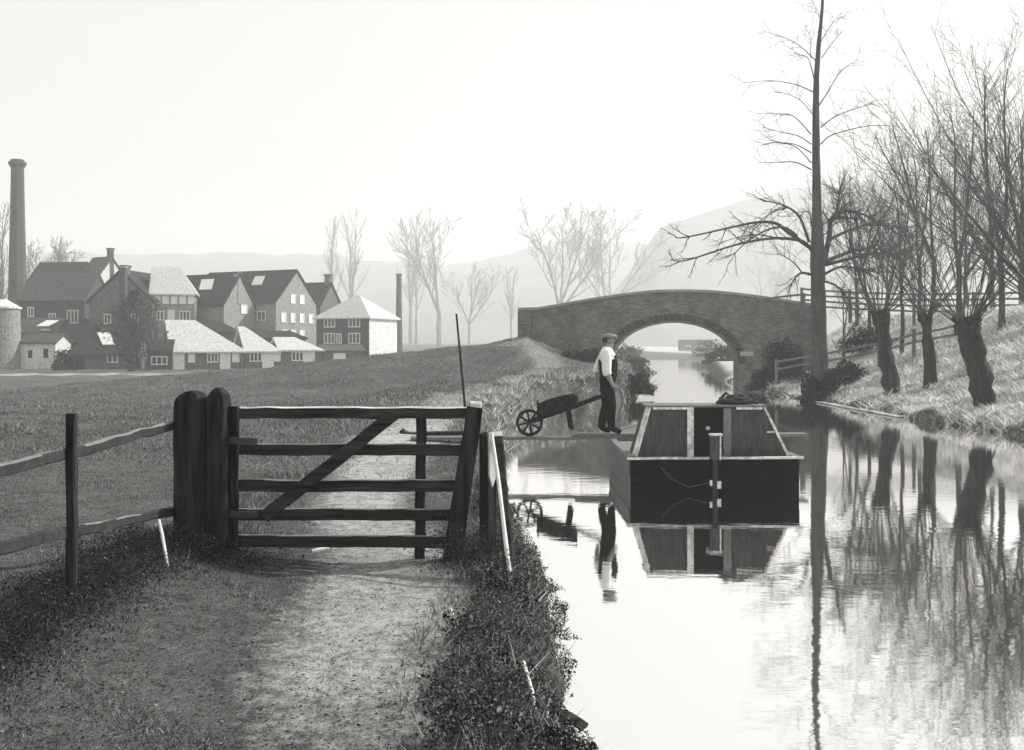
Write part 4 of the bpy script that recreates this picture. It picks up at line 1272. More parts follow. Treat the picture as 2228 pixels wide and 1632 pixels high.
def grow(segs, rng, p, d, L, r, lvl, S):
    n = S['steps'][lvl]; p = Vector(p); d = Vector(d).normalized()
    pts = [p.copy()]; dirs = [d.copy()]
    jit, trop = S['jit'][lvl], S['trop'][lvl]
    tip = S.get('tip', .3)
    for i in range(n):
        d = Vector((d.x + rng.gauss(0, jit), d.y + rng.gauss(0, jit), d.z + rng.gauss(0, jit) + trop)).normalized()
        q = p + d * (L / n)
        r0 = r * (1 - (1 - tip) * i / n); r1 = r * (1 - (1 - tip) * (i + 1) / n)
        segs.append((p.copy(), q.copy(), r0, r1))
        p = q; pts.append(p.copy()); dirs.append(d.copy())
    if lvl + 1 < len(S['steps']):
        nc = S['kids'][lvl]; s0 = S['start'][lvl]
        for k in range(nc):
            t = s0 + (1 - s0) * (k + rng.random()) / nc
            f = min(t * n, n - 1e-4); i = int(f); u = f - i
            pos = pts[i].lerp(pts[i + 1], u)
            ang = S['ang'][lvl] * rng.uniform(.6, 1.35)
            dd = rot_about(dirs[i + 1], ang, rng.uniform(0, 2 * math.pi), rng)
            ll = L * S['ratio'][lvl] * (1.15 - .6 * t) * rng.uniform(.6, 1.25)
            rr = max(S['rmin'], r * (1 - (1 - tip) * t) * S['rr'][lvl])
            grow(segs, rng, pos, dd, ll, rr, lvl + 1, S)

def trunk_mesh(path, radii, k, rng, lump=.08):
    m = MB()
    P = []; R = []
    sub = 4
    for i in range(len(path) - 1):
        for j in range(sub):
            t = j / sub
            P.append(Vector(path[i]).lerp(Vector(path[i + 1]), t) + Vector((rng.uniform(-1, 1), rng.uniform(-1, 1), 0)) * radii[i] * .05)
            R.append((radii[i] * (1 - t) + radii[i + 1] * t) * (1 + rng.uniform(-lump, lump) * .6))
    P.append(Vector(path[-1])); R.append(radii[-1])
    m.tube(P, R, k, jit=lump, rng=rng)
    return m

def tree_obj(name, label, base, trunk_mb, segs, bark, twig, group=None, k=3, tcat='tree'):
    root = empty(name, base, label, tcat, group)
    if trunk_mb is not None:
        trunk_mb.build('trunk', bark, root, smooth=True)
    b = world_loc(root)
    segs = [(a - b, c - b, r0, r1) for a, c, r0, r1 in segs]
    link_mesh('crown', seg_mesh('crown', segs, k), twig, root)
    return root

# --- tall tree beside the bridge
TZ = 38.0
rg = random.Random(3)
def tp(x, y, dz=0.0):
    v = px(x, y, TZ); v.y += dz; return v
base = tp(1785, 862); base.z = gz(base.x, TZ) - .2
path = [base, tp(1784, 820), tp(1782, 740), tp(1780, 640), tp(1779, 560), tp(1777, 460), tp(1776, 360), tp(1775, 260), tp(1776, 170), tp(1782, 90), tp(1789, 20), tp(1792, -60), tp(1794, -130)]
pr = [30, 20, 17, 15.5, 15.5, 10, 8.6, 7.5, 5.8, 4.5, 3.2, 2.0, 1.0]
radii = [r / F * TZ for r in pr]
tm = trunk_mesh(path, radii, 12, rg, .06)
segs = []
def Zp(u, v): return (1440 + u / 2.72, 20 + v / 2.72)
limbs = [
 ([(885, 1430), (830, 1380), (720, 1365), (600, 1370), (400, 1410), (120, 1500), (20, 1500)], 6.0, -.8),
 ([(890, 1420), (760, 1320), (690, 1260), (590, 1250), (470, 1270), (190, 1330), (110, 1335)], 6.5, .7),
 ([(872, 1380), (820, 1230), (750, 1168), (680, 1140), (610, 1130)], 5.0, .2),
 ([(750, 1170), (660, 1200), (590, 1250), (540, 1300)], 2.4, .2),
 ([(800, 1340), (720, 1300), (620, 1310), (500, 1370), (400, 1450), (360, 1505)], 4.0, -1.0),
 ([(720, 1365), (640, 1340), (520, 1330), (340, 1380)], 2.6, .4),
 ([(950, 1520), (990, 1380), (1005, 1280), (1015, 1235), (1055, 1212), (1110, 1185), (1200, 1195), (1300, 1230)], 9.0, .4),
 ([(1008, 1260), (1030, 1190), (1038, 1110), (1025, 1090)], 4.0, -.2),
 ([(1000, 1360), (1080, 1320), (1180, 1290), (1300, 1300), (1380, 1330)], 5.0, -.8),
 ([(955, 1500), (1080, 1450), (1190, 1415), (1320, 1400), (1450, 1420)], 7.0, .9),
 ([(955, 1515), (1080, 1485), (1180, 1460), (1300, 1455), (1420, 1480)], 6.0, -.7),
 ([(960, 1570), (1060, 1525), (1180, 1530), (1320, 1560)], 4.5, .3),
 ([(960, 1610), (1020, 1640), (1060, 1700), (1100, 1790)], 3.5, -.5),
 ([(885, 1570), (830, 1560), (795, 1600), (770, 1660)], 4.5, .3),
 ([(830, 1560), (790, 1500), (740, 1460), (700, 1440)], 2.5, .3),
 ([(885, 1290), (870, 1210), (830, 1200), (805, 1230)], 2.4, -.2),
 ([(940, 1340), (1000, 1310), (990, 1260), (960, 1275)], 2.4, .2),
 ([(885, 950), (800, 900), (700, 895), (590, 890)], 3.2, .4), ([(885, 910), (790, 830), (700, 810), (610, 800)], 3.2, -.5),
 ([(885, 850), (800, 790), (700, 770), (640, 775)], 3.0, .6), ([(885, 800), (800, 755), (680, 735), (580, 715)], 3.0, -.3),
 ([(882, 740), (800, 630), (720, 600), (600, 590)], 2.8, .5), ([(890, 620), (820, 560), (740, 530), (640, 520)], 2.6, -.5),
 ([(895, 490), (800, 440), (650, 410), (480, 420)], 2.6, .3), ([(905, 430), (860, 300), (800, 285), (740, 255)], 2.8, -.3),
 ([(915, 310), (830, 220), (740, 160), (600, 110)], 2.6, .2), ([(880, 290), (885, 200), (880, 120)], 2.0, .1),
 ([(940, 800), (1000, 750), (1200, 705), (1350, 715)], 3.2, -.4), ([(940, 700), (1050, 620), (1220, 555), (1300, 530)], 3.0, .5),
 ([(930, 570), (980, 490), (1050, 375), (1150, 310)], 3.0, -.2), ([(945, 290), (1020, 190), (1100, 100)], 2.6, .3),
 ([(938, 200), (980, 120), (1040, 40)], 2.0, -.3), ([(950, 110), (930, 20), (890, -60)], 1.8, .1),
]
SP = dict(steps=[4, 3], jit=[.16, .2], trop=[.03, .02], kids=[5], start=[.25], ang=[.7], ratio=[.5], rr=[.6], rmin=.005, tip=.3)
for pts, r, dz in limbs:
    P = []
    for i, (u, v) in enumerate(pts):
        x, y = Zp(u, v); P.append(tp(x, y, dz * i / (len(pts) - 1) * 1.6))
    sp = []
    for i in range(len(P) - 1):          # smooth a little
        a, b = P[i], P[i + 1]
        c0 = P[i - 1] if i else a; c1 = P[i + 2] if i + 2 < len(P) else b
        for j in range(4):
            t = j / 4
            sp.append(.5 * ((2 * a) + (-c0 + b) * t + (2 * c0 - 5 * a + 4 * b - c1) * t * t + (-c0 + 3 * a - 3 * b + c1) * t ** 3))
    sp.append(P[-1])
    n = len(sp); rr = r * (.72 if pts[0][1] > 1000 else .5) / F * TZ
    for i in range(n - 1):
        segs.append((sp[i], sp[i + 1], rr * (1 - .8 * i / n), rr * (1 - .8 * (i + 1) / n)))
    low = pts[0][1] > 1000; right = pts[-1][0] > pts[0][0]
    nk = (34 if right else 10) if low else 7
    for k in range(nk):
        t = .35 + .65 * (k + rg.random()) / nk
        i = min(int(t * (n - 1)), n - 2)
        d = (sp[i + 1] - sp[i]).normalized()
        dd = rot_about(d, rg.uniform(.4, 1.0), rg.uniform(0, 6.28), rg)
        grow(segs, rg, sp[i], dd, rg.uniform(.4, 1.3) * (1.0 if low else .8), max(.006, rr * .3), 0, SP)
tree_obj('tall_tree', 'tall bare tree with straight trunk and drooping lower limbs beside the bridge', base, tm, segs, M['bark'], M['bark'], k=4)

# --- pollarded willows on the right bank
def pollard(seed, label, x, Z, xt, yt, r0, r1, rods, rodlen, spread=.9, bias=(0, 0, 0), twigs=9, base_h=None, rodr=.016):
    rg = random.Random(seed)
    X0 = (x - 1114) / F * Z
    b = Vector((X0, Z, gz(X0, Z) - .2))
    t = px(xt, yt, Z)
    mid = b.lerp(t, .5) + Vector((rg.uniform(-.04, .04), 0, 0))
    tm = trunk_mesh([b, b.lerp(t, .12), mid, b.lerp(t, .85), t, t + Vector((0, 0, r1 * .7))], [r0 * 1.45, r0, (r0 + r1) * .48, r1 * 1.02, r1 * 1.25, r1 * .7], 16, rg, .2)
    # knuckles round the head
    for k in range(9):
        a = rg.uniform(0, 6.28)
        c = t + Vector((math.cos(a) * r1 * 1.0, math.sin(a) * r1 * 1.0, rg.uniform(-.15, .2)))
        tm.tube([c - Vector((0, 0, .1)), c, c + Vector((0, 0, .12))], [.05, rg.uniform(.09, .15), .04], 7, jit=.2, rng=rg)
    segs = []
    S = dict(steps=[9, 4, 2], jit=[.06, .14, .18], trop=[.03, .05, .03], kids=[twigs, 3], start=[.22, .3], ang=[.45, .5], ratio=[.28, .4], rr=[.42, .6], rmin=.0055, tip=.25)
    for k in range(rods):
        a = rg.uniform(0, 6.28); e = rg.uniform(.05, 1) ** .7 * spread
        d = Vector((math.cos(a) * math.sin(e) + bias[0] * rg.random(), math.sin(a) * math.sin(e) + bias[1], math.cos(e) + bias[2]))
        p = t + Vector((math.cos(a) * r1 * .9, math.sin(a) * r1 * .9, rg.uniform(0, .2)))
        grow(segs, rg, p, d, rodlen * rg.uniform(.6, 1.15), rodr * rg.uniform(.6, 1.5), 0, S)
    return tree_obj('pollard_willow', label, b, tm, segs, M['bark_pollard'], M['twig'], 'pollarded willows on the right bank')
pollard(21, 'pollarded willow with stout trunk nearest the tall tree', 1944, 34, 1916, 684, .25, .23, 44, 4.6, 1.05)
pollard(22, 'slender pollarded willow standing between the two stouter ones', 2026, 33, 2014, 690, .19, .16, 42, 5.0, .95)
pollard(23, 'leaning pollarded willow with the thickest trunk near the right edge', 2150, 27.5, 2103, 706, .29, .28, 50, 6.2, .95, twigs=10)
pollard(24, 'pollarded willow mostly beyond the right edge, its long rods sweeping into view', 2345, 24, 2330, 690, .40, .38, 64, 6.6, 1.0, bias=(-.55, 0, 0), twigs=10, rodr=.02)

# --- background bare trees on the top of the right bank
S_bg = dict(steps=[7, 5, 4, 3], jit=[.06, .1, .14, .18], trop=[.03, .05, .05, .02], kids=[9, 6, 5], start=[.25, .25, .2], ang=[.6, .55, .6], ratio=[.55, .5, .5], rr=[.45, .5, .55], rmin=.0055, tip=.25)
def bare_tree_src(seed, H, r, S=S_bg, k=3, mat=None, bark=None, forks=1, spread=.1):
    rg = random.Random(seed)
    segs = []
    tm = trunk_mesh([Vector((0, 0, -.3)), Vector((0, 0, .3)), Vector((.05, 0, H * .16)), Vector((.0, .05, H * .3))], [r * 1.4, r, r * .9, r * .8], 9, rg, .1)
    for f in range(forks):
        d = Vector((rg.uniform(-1, 1) * spread, rg.uniform(-1, 1) * spread, 1))
        grow(segs, rg, Vector((0, .05 * 0, H * .28)), d, H * .72, r * .75, 0, S)
    me = seg_mesh('crown', segs, k)
    t = MB(); t.v, t.f = tm.v, tm.f
    tme = bpy.data.meshes.new('trunk'); tme.from_pydata([tuple(p) for p in t.v], [], t.f); tme.update()
    tme.polygons.foreach_set('use_smooth', [True] * len(tme.polygons))
    tme.materials.append(bark or M['bark']); me.materials.append(mat or M['twig'])
    return tme, me
def place_tree(src, name, label, loc, scale, rz, group):
    root = empty(name, loc, label, 'tree', group)
    root.rotation_euler = (0, 0, rz); root.scale = (scale[0], scale[0], scale[1])
    for nm, me in zip(('trunk', 'crown'), src):
        o = bpy.data.objects.new(nm, me); scene.collection.objects.link(o); o.parent = root
    return root
src_a = bare_tree_src(31, 7.0, .09, forks=2, spread=.25)
src_b = bare_tree_src(32, 7.5, .10, forks=3, spread=.35)
src_c = bare_tree_src(33, 6.0, .11, forks=3, spread=.5)
spots = [  # px x, distance, height factor, source
 (1835, 44, .62, 2, 'short twiggy thorn tree by the bridge fence right of the tall tree'),
 (1890, 47, .95, 1, 'bare tree on the bank top behind the pollard nearest the tall tree'),
 (1962, 41, 1.0, 0, 'slim bare tree rising between the first two pollards'),
 (2030, 45, 1.15, 1, 'bushy bare tree on the bank top behind the slender pollard'),
 (2085, 40, 1.25, 0, 'tall bare tree behind the leaning pollard'),
 (2180, 37, 1.35, 0, 'tallest bare tree of the bank top thicket'),
 (2225, 41, 1.3, 2, 'spreading bare tree at the right edge of the thicket'),
 (2100, 52, 1.2, 2, 'pale far bare tree deepest in the bank top thicket'),
 (1930, 54, .9, 2, 'far thorny tree behind the bridge approach fence'),
 (2000, 50, 1.2, 0, 'slender far tree above the fence on the bank top'),
 (1865, 56, 1.1, 1, 'far bushy tree just right of the tall tree over the road'),
 (2160, 56, 1.5, 2, 'far spreading tree behind the tallest tree of the thicket'),
]
for i, (x, Z, sc, k, lab) in enumerate(spots):
    X = (x - 1114) / F * Z
    place_tree((src_a, src_b, src_c)[k], 'bare_tree', lab, (X, Z, gz(X, Z)), (sc, sc), rnd.uniform(0, 6.28), 'bare trees on the right bank')

# --- misty trees in the middle distance
S_far = dict(steps=[6, 5, 4, 2], jit=[.05, .09, .13, .2], trop=[.02, .05, .06, .03], kids=[9, 6, 5], start=[.15, .25, .3], ang=[.55, .5, .55], ratio=[.6, .5, .45], rr=[.5, .5, .55], rmin=.045, tip=.25)
S_pop = dict(steps=[8, 5, 3], jit=[.04, .07, .15], trop=[.02, .14, .1], kids=[16, 6], start=[.08, .2], ang=[.4, .4], ratio=[.34, .4], rr=[.42, .5], rmin=.045, tip=.2)
far_a = bare_tree_src(41, 18, .38, S_far, 3, M['twig_far'], M['twig_far'], 3, .45)
far_b = bare_tree_src(42, 18, .30, S_pop, 3, M['twig_far'], M['twig_far'], 2, .12)
far_c = bare_tree_src(43, 18, .34, S_far, 3, M['twig_far'], M['twig_far'], 4, .7)
far_spots = [  # px x, top y, distance, source, label
 (722, 505, 165, 1, 'misty poplar behind the roof of the small gabled house'), (765, 495, 170, 1, 'misty leaning poplar above the hipped house roof'),
 (893, 505, 185, 1, 'misty thin poplar just right of the thin distant chimney'), (905, 560, 180, 1, 'misty short poplar at the foot of the thin poplar'),
 (955, 505, 160, 0, 'misty forked tree standing in the middle of the meadow'), (1020, 600, 170, 2, 'misty small tree left of the upright pole top'),
 (1112, 600, 150, 1, 'misty thin sapling close to the left end of the bridge'),
 (1218, 490, 150, 2, 'misty spreading tree above the left part of the bridge parapet'), (1325, 500, 165, 2, 'misty round tree above the crown of the bridge'),
 
 
 (1660, 580, 170, 2, 'misty low tree left of the tall tree trunk'), 
 (60, 560, 185, 2, 'misty bushy tree beside the factory chimney'), (110, 558, 170, 2, 'misty tree behind the distant dark house'),
 (2, 475, 150, 1, 'bare tree left of the factory chimney'),
]
for x, yt, Z, k, lab in far_spots:
    Z = Z * 2.9 if x > 200 else Z * 1.3
    X = (x - 1114) / F * Z
    zb = float(ground_h(np.array([X]), np.array([Z]))[0])
    H = hz(yt, Z) - zb
    sc = H / 17.5
    place_tree((far_a, far_b, far_c)[k], 'misty_tree', lab, (X, Z, zb), (sc, sc), rnd.uniform(0, 6.28), 'bare trees in the hazy valley')

# ------------------------------------------------------------------ shrubs and ivy
def leaf_cloud(n, fn, size, seed, flat=.3):
    r = np.random.default_rng(seed)
    C = fn(r, n)
    a = r.normal(size=(n, 3)); a /= np.linalg.norm(a, axis=1, keepdims=True)
    b = np.cross(a, r.normal(size=(n, 3))); b /= np.linalg.norm(b, axis=1, keepdims=True) + 1e-9
    s = size * r.uniform(.45, 1.25, (n, 1)) * np.where(r.uniform(size=(n, 1)) < .08, 2.0, 1.0)
    v = np.stack([C - a * s, C + b * s * .55, C + a * s, C - b * s * .55], axis=1).reshape(-1, 3)
    f = np.arange(4 * n).reshape(-1, 4)
    sh = np.repeat(np.clip(r.beta(1.1, 3.2, n), 0, 1), 4)
    return v, f, sh
def shrub(name, label, c, rad, n, size, seed, group=None, mat=None, stems=14):
    c = Vector(c)
    def fn(r, k):
        d = r.normal(size=(k, 3)); d /= np.linalg.norm(d, axis=1, keepdims=True)
        d[:, 2] = np.abs(d[:, 2]) * 1.0 - .15
        lump = 1 + .25 * np.sin(d[:, 0:1] * 7 + seed) * np.cos(d[:, 1:2] * 6) + .15 * np.sin(d[:, 2:3] * 11 + seed)
        return d * lump * (r.uniform(.35, 1, (k, 1)) ** .5) * np.array(rad)
    root = empty(name, c, label, 'shrub', group)
    v, f, sh = leaf_cloud(n, fn, size, seed)
    link_mesh('foliage', np_mesh('foliage', v, f, sh), mat or M['ivy_leaf'], root)
    rg = random.Random(seed); segs = []
    for k in range(stems):
        d = Vector((rg.uniform(-1, 1), rg.uniform(-1, 1), rg.uniform(.3, 1.3)))
        grow(segs, rg, Vector((rg.uniform(-.3, .3) * rad[0], rg.uniform(-.3, .3) * rad[1], 0)), d, max(rad) * rg.uniform(.7, 1.15), .018, 0, dict(steps=[6, 3], jit=[.12, .15], trop=[-.02, 0], kids=[5], start=[.3], ang=[.6], ratio=[.35], rr=[.5], rmin=.006, tip=.4))
    link_mesh('stems', seg_mesh('stems', segs), M['twig'], root)
    return root
def on_bank(x, Z):
    X = (x - 1114) / F * Z; return (X, Z, gz(X, Z))
shrub('bramble_bush', 'dark brambles climbing the right wing of the bridge', on_bank(1705, 45.5), (1.1, .8, 2.3), 9000, .045, 51, 'bushes round the bridge foot')
shrub('bramble_bush', 'dark bush at the foot of the bridge pier left of the tall tree', on_bank(1668, 45.6), (.8, .7, 1.0), 5000, .04, 52, 'bushes round the bridge foot')
shrub('ivy_bush', 'ivy and scrub massed round the foot of the tall tree', (base.x - .05, TZ - .1, base.z + .1), (.75, .7, 1.5), 9000, .04, 53, 'bushes round the bridge foot')
shrub('bramble_bush', 'dark scrub between the tall tree and the first pollard', on_bank(1845, 40), (.9, .7, .9), 5000, .04, 54, 'bushes round the bridge foot')
shrub('bramble_bush', 'dark bush on the bank top behind the first pollard', on_bank(1885, 45), (1.3, .8, 1.1), 5000, .045, 55, 'bushes round the bridge foot')
shrub('hedge_bush', 'rounded clipped bush on the towpath under the bridge arch', (5.12, 40.6, .25), (.62, .6, .78), 7000, .03, 56, 'bushes round the bridge foot')
shrub('bramble_bush', 'low brambles below the left wing of the bridge', (2.4, 46.3, 1.2), (1.9, .8, .75), 7000, .04, 57, 'bushes round the bridge foot')
shrub('bramble_bush', 'brambles hanging against the bridge face left of the arch', (3.9, 47.2, 1.2), (.9, .6, .9), 1800, .07, 58, 'bushes round the bridge foot')
# the dark tree in front of the cottages
def dark_tree():
    Z = 98.0
    X = (286 - 1114) / F * Z; c = Vector((X, Z, gz(X, Z)))
    root = empty('dark_tree', c, 'dark ivy clad tree standing before the low houses', 'tree')
    rg = random.Random(61)
    trunk_mesh([c - Vector((0, 0, .3)), c + Vector((0, 0, 2)), c + Vector((.2, 0, 5))], [.45, .3, .15], 9, rg, .12).build('trunk', M['bark'], root, smooth=True)
    def fn(r, k):
        z = r.uniform(.3, 7.8, k)
        w = np.interp(z, [.2, 1.0, 2.0, 3.2, 4.8, 6.2, 7.8], [.6, .75, 1.7, 2.5, 2.2, 1.3, .3])
        a = r.uniform(0, 6.28, k); q = np.sqrt(r.uniform(0, 1, k)) * w * (1 + .35 * np.sin(a * 3 + z * 2) + .25 * np.sin(a * 5 - z * 4.3)) * r.choice([1, 1, 1, 1.35], k)
        return np.stack([q * np.cos(a) + .25 * np.sin(z), q * np.sin(a), z], axis=1)
    v, f, sh = leaf_cloud(3600, fn, .10, 62)
    link_mesh('crown', np_mesh('crown', v, f, sh), M['ivy_leaf'], root)
    segs = []
    for k in range(60):
        d = Vector((rg.uniform(-.9, .9), rg.uniform(-.5, .5), .8))
        grow(segs, rg, Vector((0, 0, rg.uniform(1.5, 4.5))), d, rg.uniform(2, 4), .05, 0, dict(steps=[5, 3], jit=[.1, .15], trop=[.06, 0], kids=[6], start=[.2], ang=[.6], ratio=[.4], rr=[.5], rmin=.015, tip=.3))
    link_mesh('branches', seg_mesh('branches', segs), M['twig'], root)
dark_tree()
shrub('bramble_bush', 'dark hedge bush in front of the whitewashed shed', on_bank(140, 104), (1.2, .8, 2.2), 1500, .14, 63)

# ------------------------------------------------------------------ fences on the right bank
def bank_fence(name, label, pts, rails, post_step, ph, mat=M['oak_mid'], w=.07):
    pts = [Vector(p) for p in pts]
    root = empty(name, pts[0], label, 'fence')
    for a, b in zip(pts[:-1], pts[1:]):
        for z in rails:
            m = MB(); m.beam(a + Vector((0, 0, z)), b + Vector((0, 0, z)), .05, .085, n=4, jit=.01); m.build('rail', mat, root)
        n = max(1, round((b - a).length / post_step))
        for i in range(n + (b is pts[-1])):
            p = a.lerp(b, i / n)
            m = MB(); m.beam(p + Vector((0, .06, -.4)), p + Vector((0, .06, ph + rnd.uniform(-.05, .08))), .11, .1, n=3, jit=.008, up=(0, 1, 0)); m.build('post', mat, root)
def drop(x, y, Z): return px(x, y, Z)
bank_fence('approach_fence', 'four rail fence along the road behind the tall tree', [drop(1745, 676, 47), drop(1850, 684, 46), drop(1990, 690, 45), drop(2120, 690, 43), drop(2260, 690, 41)], (.25, .5, .75, 1.0), 2.0, 1.1)
bank_fence('slope_fence', 'two rail fence slanting down the bank to the water', [drop(1690, 815, 41.5), drop(1796, 798, 40), drop(1914, 776, 39), drop(1990, 757, 38.5), drop(2090, 738, 38)], (.22, .52), 1.8, .68)
m = MB(); m.beam(px(1648, 652, 46.5), px(1752, 640, 46.5), .06, .09, n=4, jit=.01)
root = empty('handrail', px(1750, 676, 46.5), 'sloping handrail at the right end of the bridge parapet', 'handrail')
m.build('rail', M['oak_mid'], root)
for x, y in ((1656, 651), (1750, 640)):
    p = px(x, y, 46.55); m = MB(); m.beam(p - Vector((0, 0, .9)), p + Vector((0, 0, .05)), .09, .09, up=(0, 1, 0)); m.build('post', M['oak_mid'], root)
# timber edging along the right bank
edge_root = empty('bank_edging', (11.5, 33, 0), 'pale timber edging along the foot of the right bank', 'edging')
ys_ = [29.6, 31.2, 32.9, 34.6, 36.4, 38.2]
for a, b in zip(ys_[:-1], ys_[1:]):
    xa, xb = np.interp([a, b], RY, RX)
    m = MB(); m.beam((xa - .1, a + .01, .045), (xb - .1, b - .01, .045), .14, .04, n=4, jit=.012); m.build('edging_board', M['oak_pale'], edge_root)

# ------------------------------------------------------------------ grass and weeds
def blades(name, X, Y, h, w, lean, sh, mat, seed, lift=0.0):
    r = np.random.default_rng(seed); n = len(X)
    Z = ground_h(X, Y) + lift
    th = r.uniform(0, 2 * np.pi, n)
    base = np.stack([X, Y, Z - .01], 1)
    side = np.stack([np.cos(th), np.sin(th), np.zeros(n)], 1) * (w / 2)[:, None]
    la = r.uniform(0, 2 * np.pi, n)
    tip = base + np.stack([np.cos(la) * lean * h, np.sin(la) * lean * h, h], 1)
    v = np.stack([base - side, base + side, tip], 1).reshape(-1, 3)
    f = np.arange(3 * n).reshape(-1, 3)
    me = np_mesh(name, v, f, np.repeat(sh, 3))
    o = link_mesh(name, me, mat)
    tag(o, kind='stuff')
    return o
def clump_noise(X, Y, s, ph):
    return (np.sin(X * s + ph + 1.7 * np.sin(Y * s * .7)) + np.sin(Y * s * 1.3 + ph * 2 + 1.3 * np.sin(X * s * .9 + 1)) + np.sin((X + Y) * s * 2.1 + ph)) / 3
def sample(n, y0, y1, x0f, x1f, r, power=1.0):
    Y = y0 + (y1 - y0) * r.uniform(0, 1, n) ** power
    X = r.uniform(0, 1, n); X = x0f(Y) + (x1f(Y) - x0f(Y)) * X
    return X, Y
r = np.random.default_rng(71)
# near turf
X, Y = sample(330000, 3.7, 13.5, lambda y: -.68 * y - 1.5, lambda y: np.interp(y, LY, LX) - .1, r, 1.35)
pmk = path_mask(X, Y)
keep = r.uniform(size=len(X)) > .25 + pmk * .6
X, Y, pmk = X[keep], Y[keep], pmk[keep]
cn = clump_noise(X, Y, 4.2, .4) * .5 + clump_noise(X, Y, 1.1, 2.0) * .5
h = (.010 + .022 * np.clip(cn + .2, 0, 1)) * r.uniform(.5, 1.8, len(X)) * (1 - .5 * pmk)
fence_near = np.exp(-((X + 2.85) / .55) ** 2)
h *= 1 + 3.0 * fence_near * r.uniform(.2, 1, len(X))
sh = np.clip(r.beta(.55, 1.7, len(X)) * (.9 + .8 * cn) + .02 + .25 * pmk, 0, 1)
blades('grass', X, Y, h, r.uniform(.003, .008, len(X)) * (1 + Y * .06), r.uniform(.3, 1.3, len(X)), sh, M['grass_blade'], 72)
# middle field and towpath bank
X, Y = sample(190000, 8.6, 50, lambda y: -.68 * y - 1.5, lambda y: np.interp(y, LY, LX) + .05, r, 1.5)
keep = r.uniform(size=len(X)) > path_mask(X, Y) * .9
X, Y = X[keep], Y[keep]
cn = clump_noise(X, Y, 1.6, .9) * .5 + clump_noise(X, Y, .5, 2.4) * .5
h = (.05 + .07 * np.clip(cn + .2, 0, 1)) * r.uniform(.5, 1.6, len(X)) * np.interp(Y, [8.6, 22], [.22, 1])
sh = np.clip(r.beta(.7, 1.6, len(X)) * (.9 + .7 * cn) + .04, 0, 1)
blades('field_grass', X, Y, h, r.uniform(.012, .03, len(X)) * np.interp(Y, [8.6, 22], [.4, 1]), r.uniform(.4, 1.4, len(X)), sh, M['grass_blade'], 73)
# withered grass on the right bank
X, Y = sample(150000, 19, 62, lambda y: np.interp(y, RY, RX) - .05, lambda y: np.minimum(.53 * y + 2, 26.0), r, 1.3)
cn = clump_noise(X, Y, 3.1, 1.9) * .6 + clump_noise(X, Y, 1.3, .3) * .4
h = (.08 + .16 * np.clip(cn + .25, 0, 1)) * r.uniform(.5, 1.6, len(X))
sh = np.clip(r.beta(.8, .75, len(X)) * (1.0 + 1.2 * cn) + .08, 0, 1)
blades('withered_grass', X, Y, h, r.uniform(.012, .045, len(X)), r.uniform(.6, 2.2, len(X)), sh, M['bank_blade'], 74)
# weeds overhanging the near bank
def weeds(rr_, n):
    Y = 3.9 + 9.6 * rr_.uniform(0, 1, n) ** 1.15
    d = rr_.uniform(0, 1, n) ** 1.0 * (np.interp(Y, [3.5, 5, 6.5, 8.5, 11, 14], [.98, .88, .70, .68, .55, .45])) - .10 - .10 * clump_noise(Y * 0 + .3, Y, 6.0, .7)
    X = np.interp(Y, LY, LX) - d
    top = .03 + .24 * np.clip(clump_noise(X, Y, 6.5, 1.0) + .25, 0, 1.2) * np.clip((d + .25) * 3, .3, 1)
    Z = np.maximum(ground_h(X, Y), -.05 + 0 * X) + top * rr_.uniform(0, 1, n)
    return np.stack([X, Y, Z], 1)
v, f, sh = leaf_cloud(140000, weeds, .008, 81)
rr2 = np.random.default_rng(82)
pale = np.repeat(rr2.uniform(size=len(sh) // 4) < .09, 4)
cx_ = v.reshape(-1, 4, 3).mean(1); tone = np.repeat(np.clip(.45 + 1.1 * clump_noise(cx_[:, 0], cx_[:, 1], 4.0, 3.0), .08, 1.3), 4)
sh = np.where(pale, np.clip(sh * .5 + .55, 0, 1), np.clip(sh * .5 * tone, 0, 1))
o = link_mesh('bank_weeds', np_mesh('bank_weeds', v, f, sh), M['weed_leaf']); tag(o, kind='stuff')
X = np.interp(Y := rr2.uniform(4, 30, 20000) ** 1.0, LY, LX) - rr2.uniform(-.05, 1.0, 20000) * np.interp(Y, [4, 12, 30], [1, .6, .8])
cn = clump_noise(X, Y, 5.0, 1.0)
blades('bank_grass', X, Y, (.05 + .09 * np.clip(cn + .3, 0, 1)) * rr2.uniform(.5, 1.6, len(X)), rr2.uniform(.005, .014, len(X)), rr2.uniform(.3, 1.4, len(X)), np.clip(rr2.beta(1, 4, len(X)) + .02, 0, 1), M['bank_blade'], 83)

# dark rank weeds along the foot of the field fence and the gate posts
def fence_weeds(rr_, n):
    k = n * 2 // 3
    Y1 = rr_.uniform(4.6, 8.3, k); X1 = FX + rr_.normal(.0, .2, k)
    t1 = .30
    Y2 = rr_.normal(8.1, .22, n - k); X2 = np.where(rr_.uniform(size=n - k) < .55, rr_.normal(-2.45, .3, n - k), rr_.normal(-.33, .16, n - k))
    X = np.concatenate([X1, X2]); Y = np.concatenate([Y1, Y2])
    amp = np.where(X > -1, .55, .26) * np.clip(.65 + .5 * clump_noise(X, Y, 4.0, .2), .2, 1.2)
    Z = ground_h(X, Y) + amp * rr_.uniform(0, 1, n) ** 1.6
    return np.stack([X, Y, Z], 1)
v, f, sh = leaf_cloud(80000, fence_weeds, .0075, 85)
pale = np.repeat(np.random.default_rng(86).uniform(size=len(sh) // 4) < .012, 4)
sh = np.where(pale, np.clip(sh * .5 + .3, 0, 1), sh * .28)
o = link_mesh('fence_weeds', np_mesh('fence_weeds', v, f, sh), M['weed_leaf']); tag(o, kind='stuff')

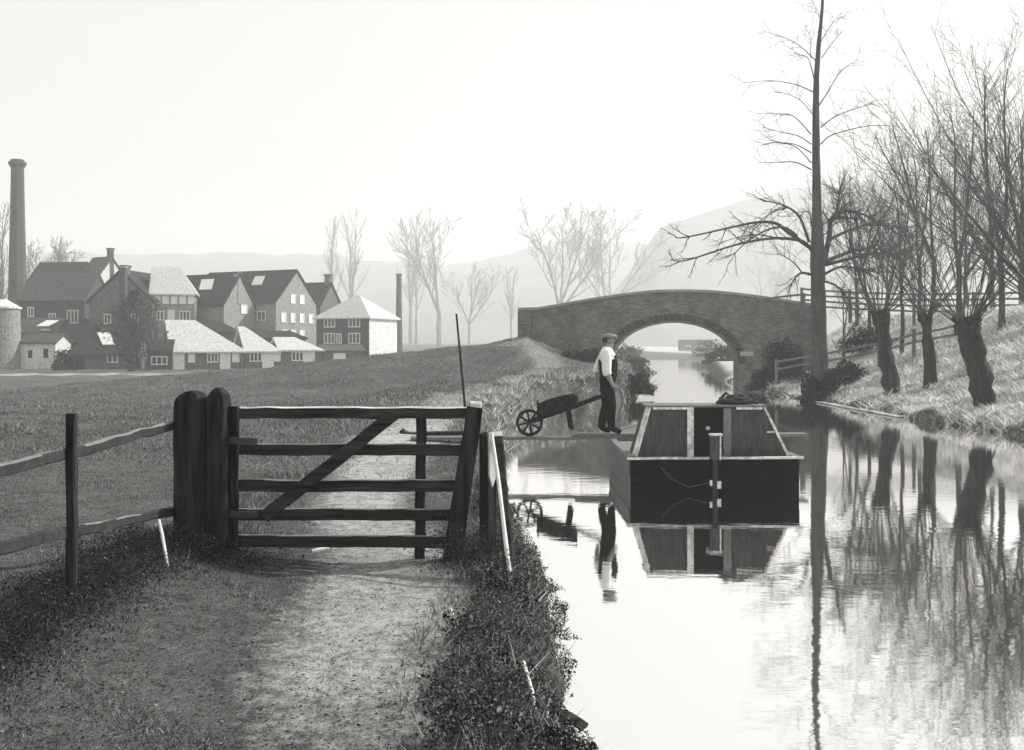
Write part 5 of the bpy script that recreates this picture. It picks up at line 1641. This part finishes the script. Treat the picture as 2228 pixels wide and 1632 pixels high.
# rough grass on the steep towpath bank beyond the plank
Y = rr2.uniform(19, 46, 30000); X = np.interp(Y, LY, LX) - rr2.uniform(-.2, 1.1, 30000)
cn = clump_noise(X, Y, 3.3, 1.4)
blades('bank_grass', X, Y, (.07 + .12 * np.clip(cn + .3, 0, 1)) * rr2.uniform(.5, 1.6, len(X)), rr2.uniform(.012, .035, len(X)), rr2.uniform(.4, 1.8, len(X)), np.clip(rr2.beta(.7, 1.8, len(X)) * (.9 + 1.0 * cn) + .02, 0, 1), M['bank_blade'], 87)
# fallen leaves, straw and crumbs of earth trodden into the path and turf
def litter(rr_, n):
    Y = 3.9 + 8.5 * rr_.uniform(0, 1, n) ** 1.3
    X = rr_.uniform(-.53 * Y - .2, np.interp(Y, LY, LX) - .2)
    return np.stack([X, Y, ground_h(X, Y) + .004 + .006 * rr_.uniform(0, 1, n)], 1)
v, f, sh = leaf_cloud(70000, litter, .0065, 88)
z0 = v.reshape(-1, 4, 3)[:, :, 2].mean(1, keepdims=True)
v = v.reshape(-1, 4, 3); v[:, :, 2] = z0 + (v[:, :, 2] - z0) * .35; v = v.reshape(-1, 3)
sh = np.repeat(np.random.default_rng(89).choice([.0, .02, .05, .3, .7], len(sh) // 4, p=[.3, .3, .2, .13, .07]), 4)
o = link_mesh('leaf_litter', np_mesh('leaf_litter', v, f, sh), M['weed_leaf']); tag(o, kind='stuff')

# hazy bushes on the banks beyond the bridge
for i, (x, Z, w, h_, lab) in enumerate(((1372, 78, 1.6, 1.5, 'hazy bush on the left bank beyond the arch'), (1364, 120, 2.0, 2.0, 'hazy low thicket at the bend beyond the arch'), (1575, 92, 1.8, 1.6, 'hazy bush on the right bank beyond the arch'), (1545, 150, 3.0, 2.4, 'hazy far thicket beside the far cottage'))):
    X = (x - 1114) / F * Z
    dl_, dr_2 = canal(np.array([X]), np.array([Z]))
    shrub('hazy_bush', lab, (X, Z, max(gz(X, Z), 0.05)), (w, w, h_), 2500, .11, 90 + i, 'bushes beyond the bridge', stems=8)
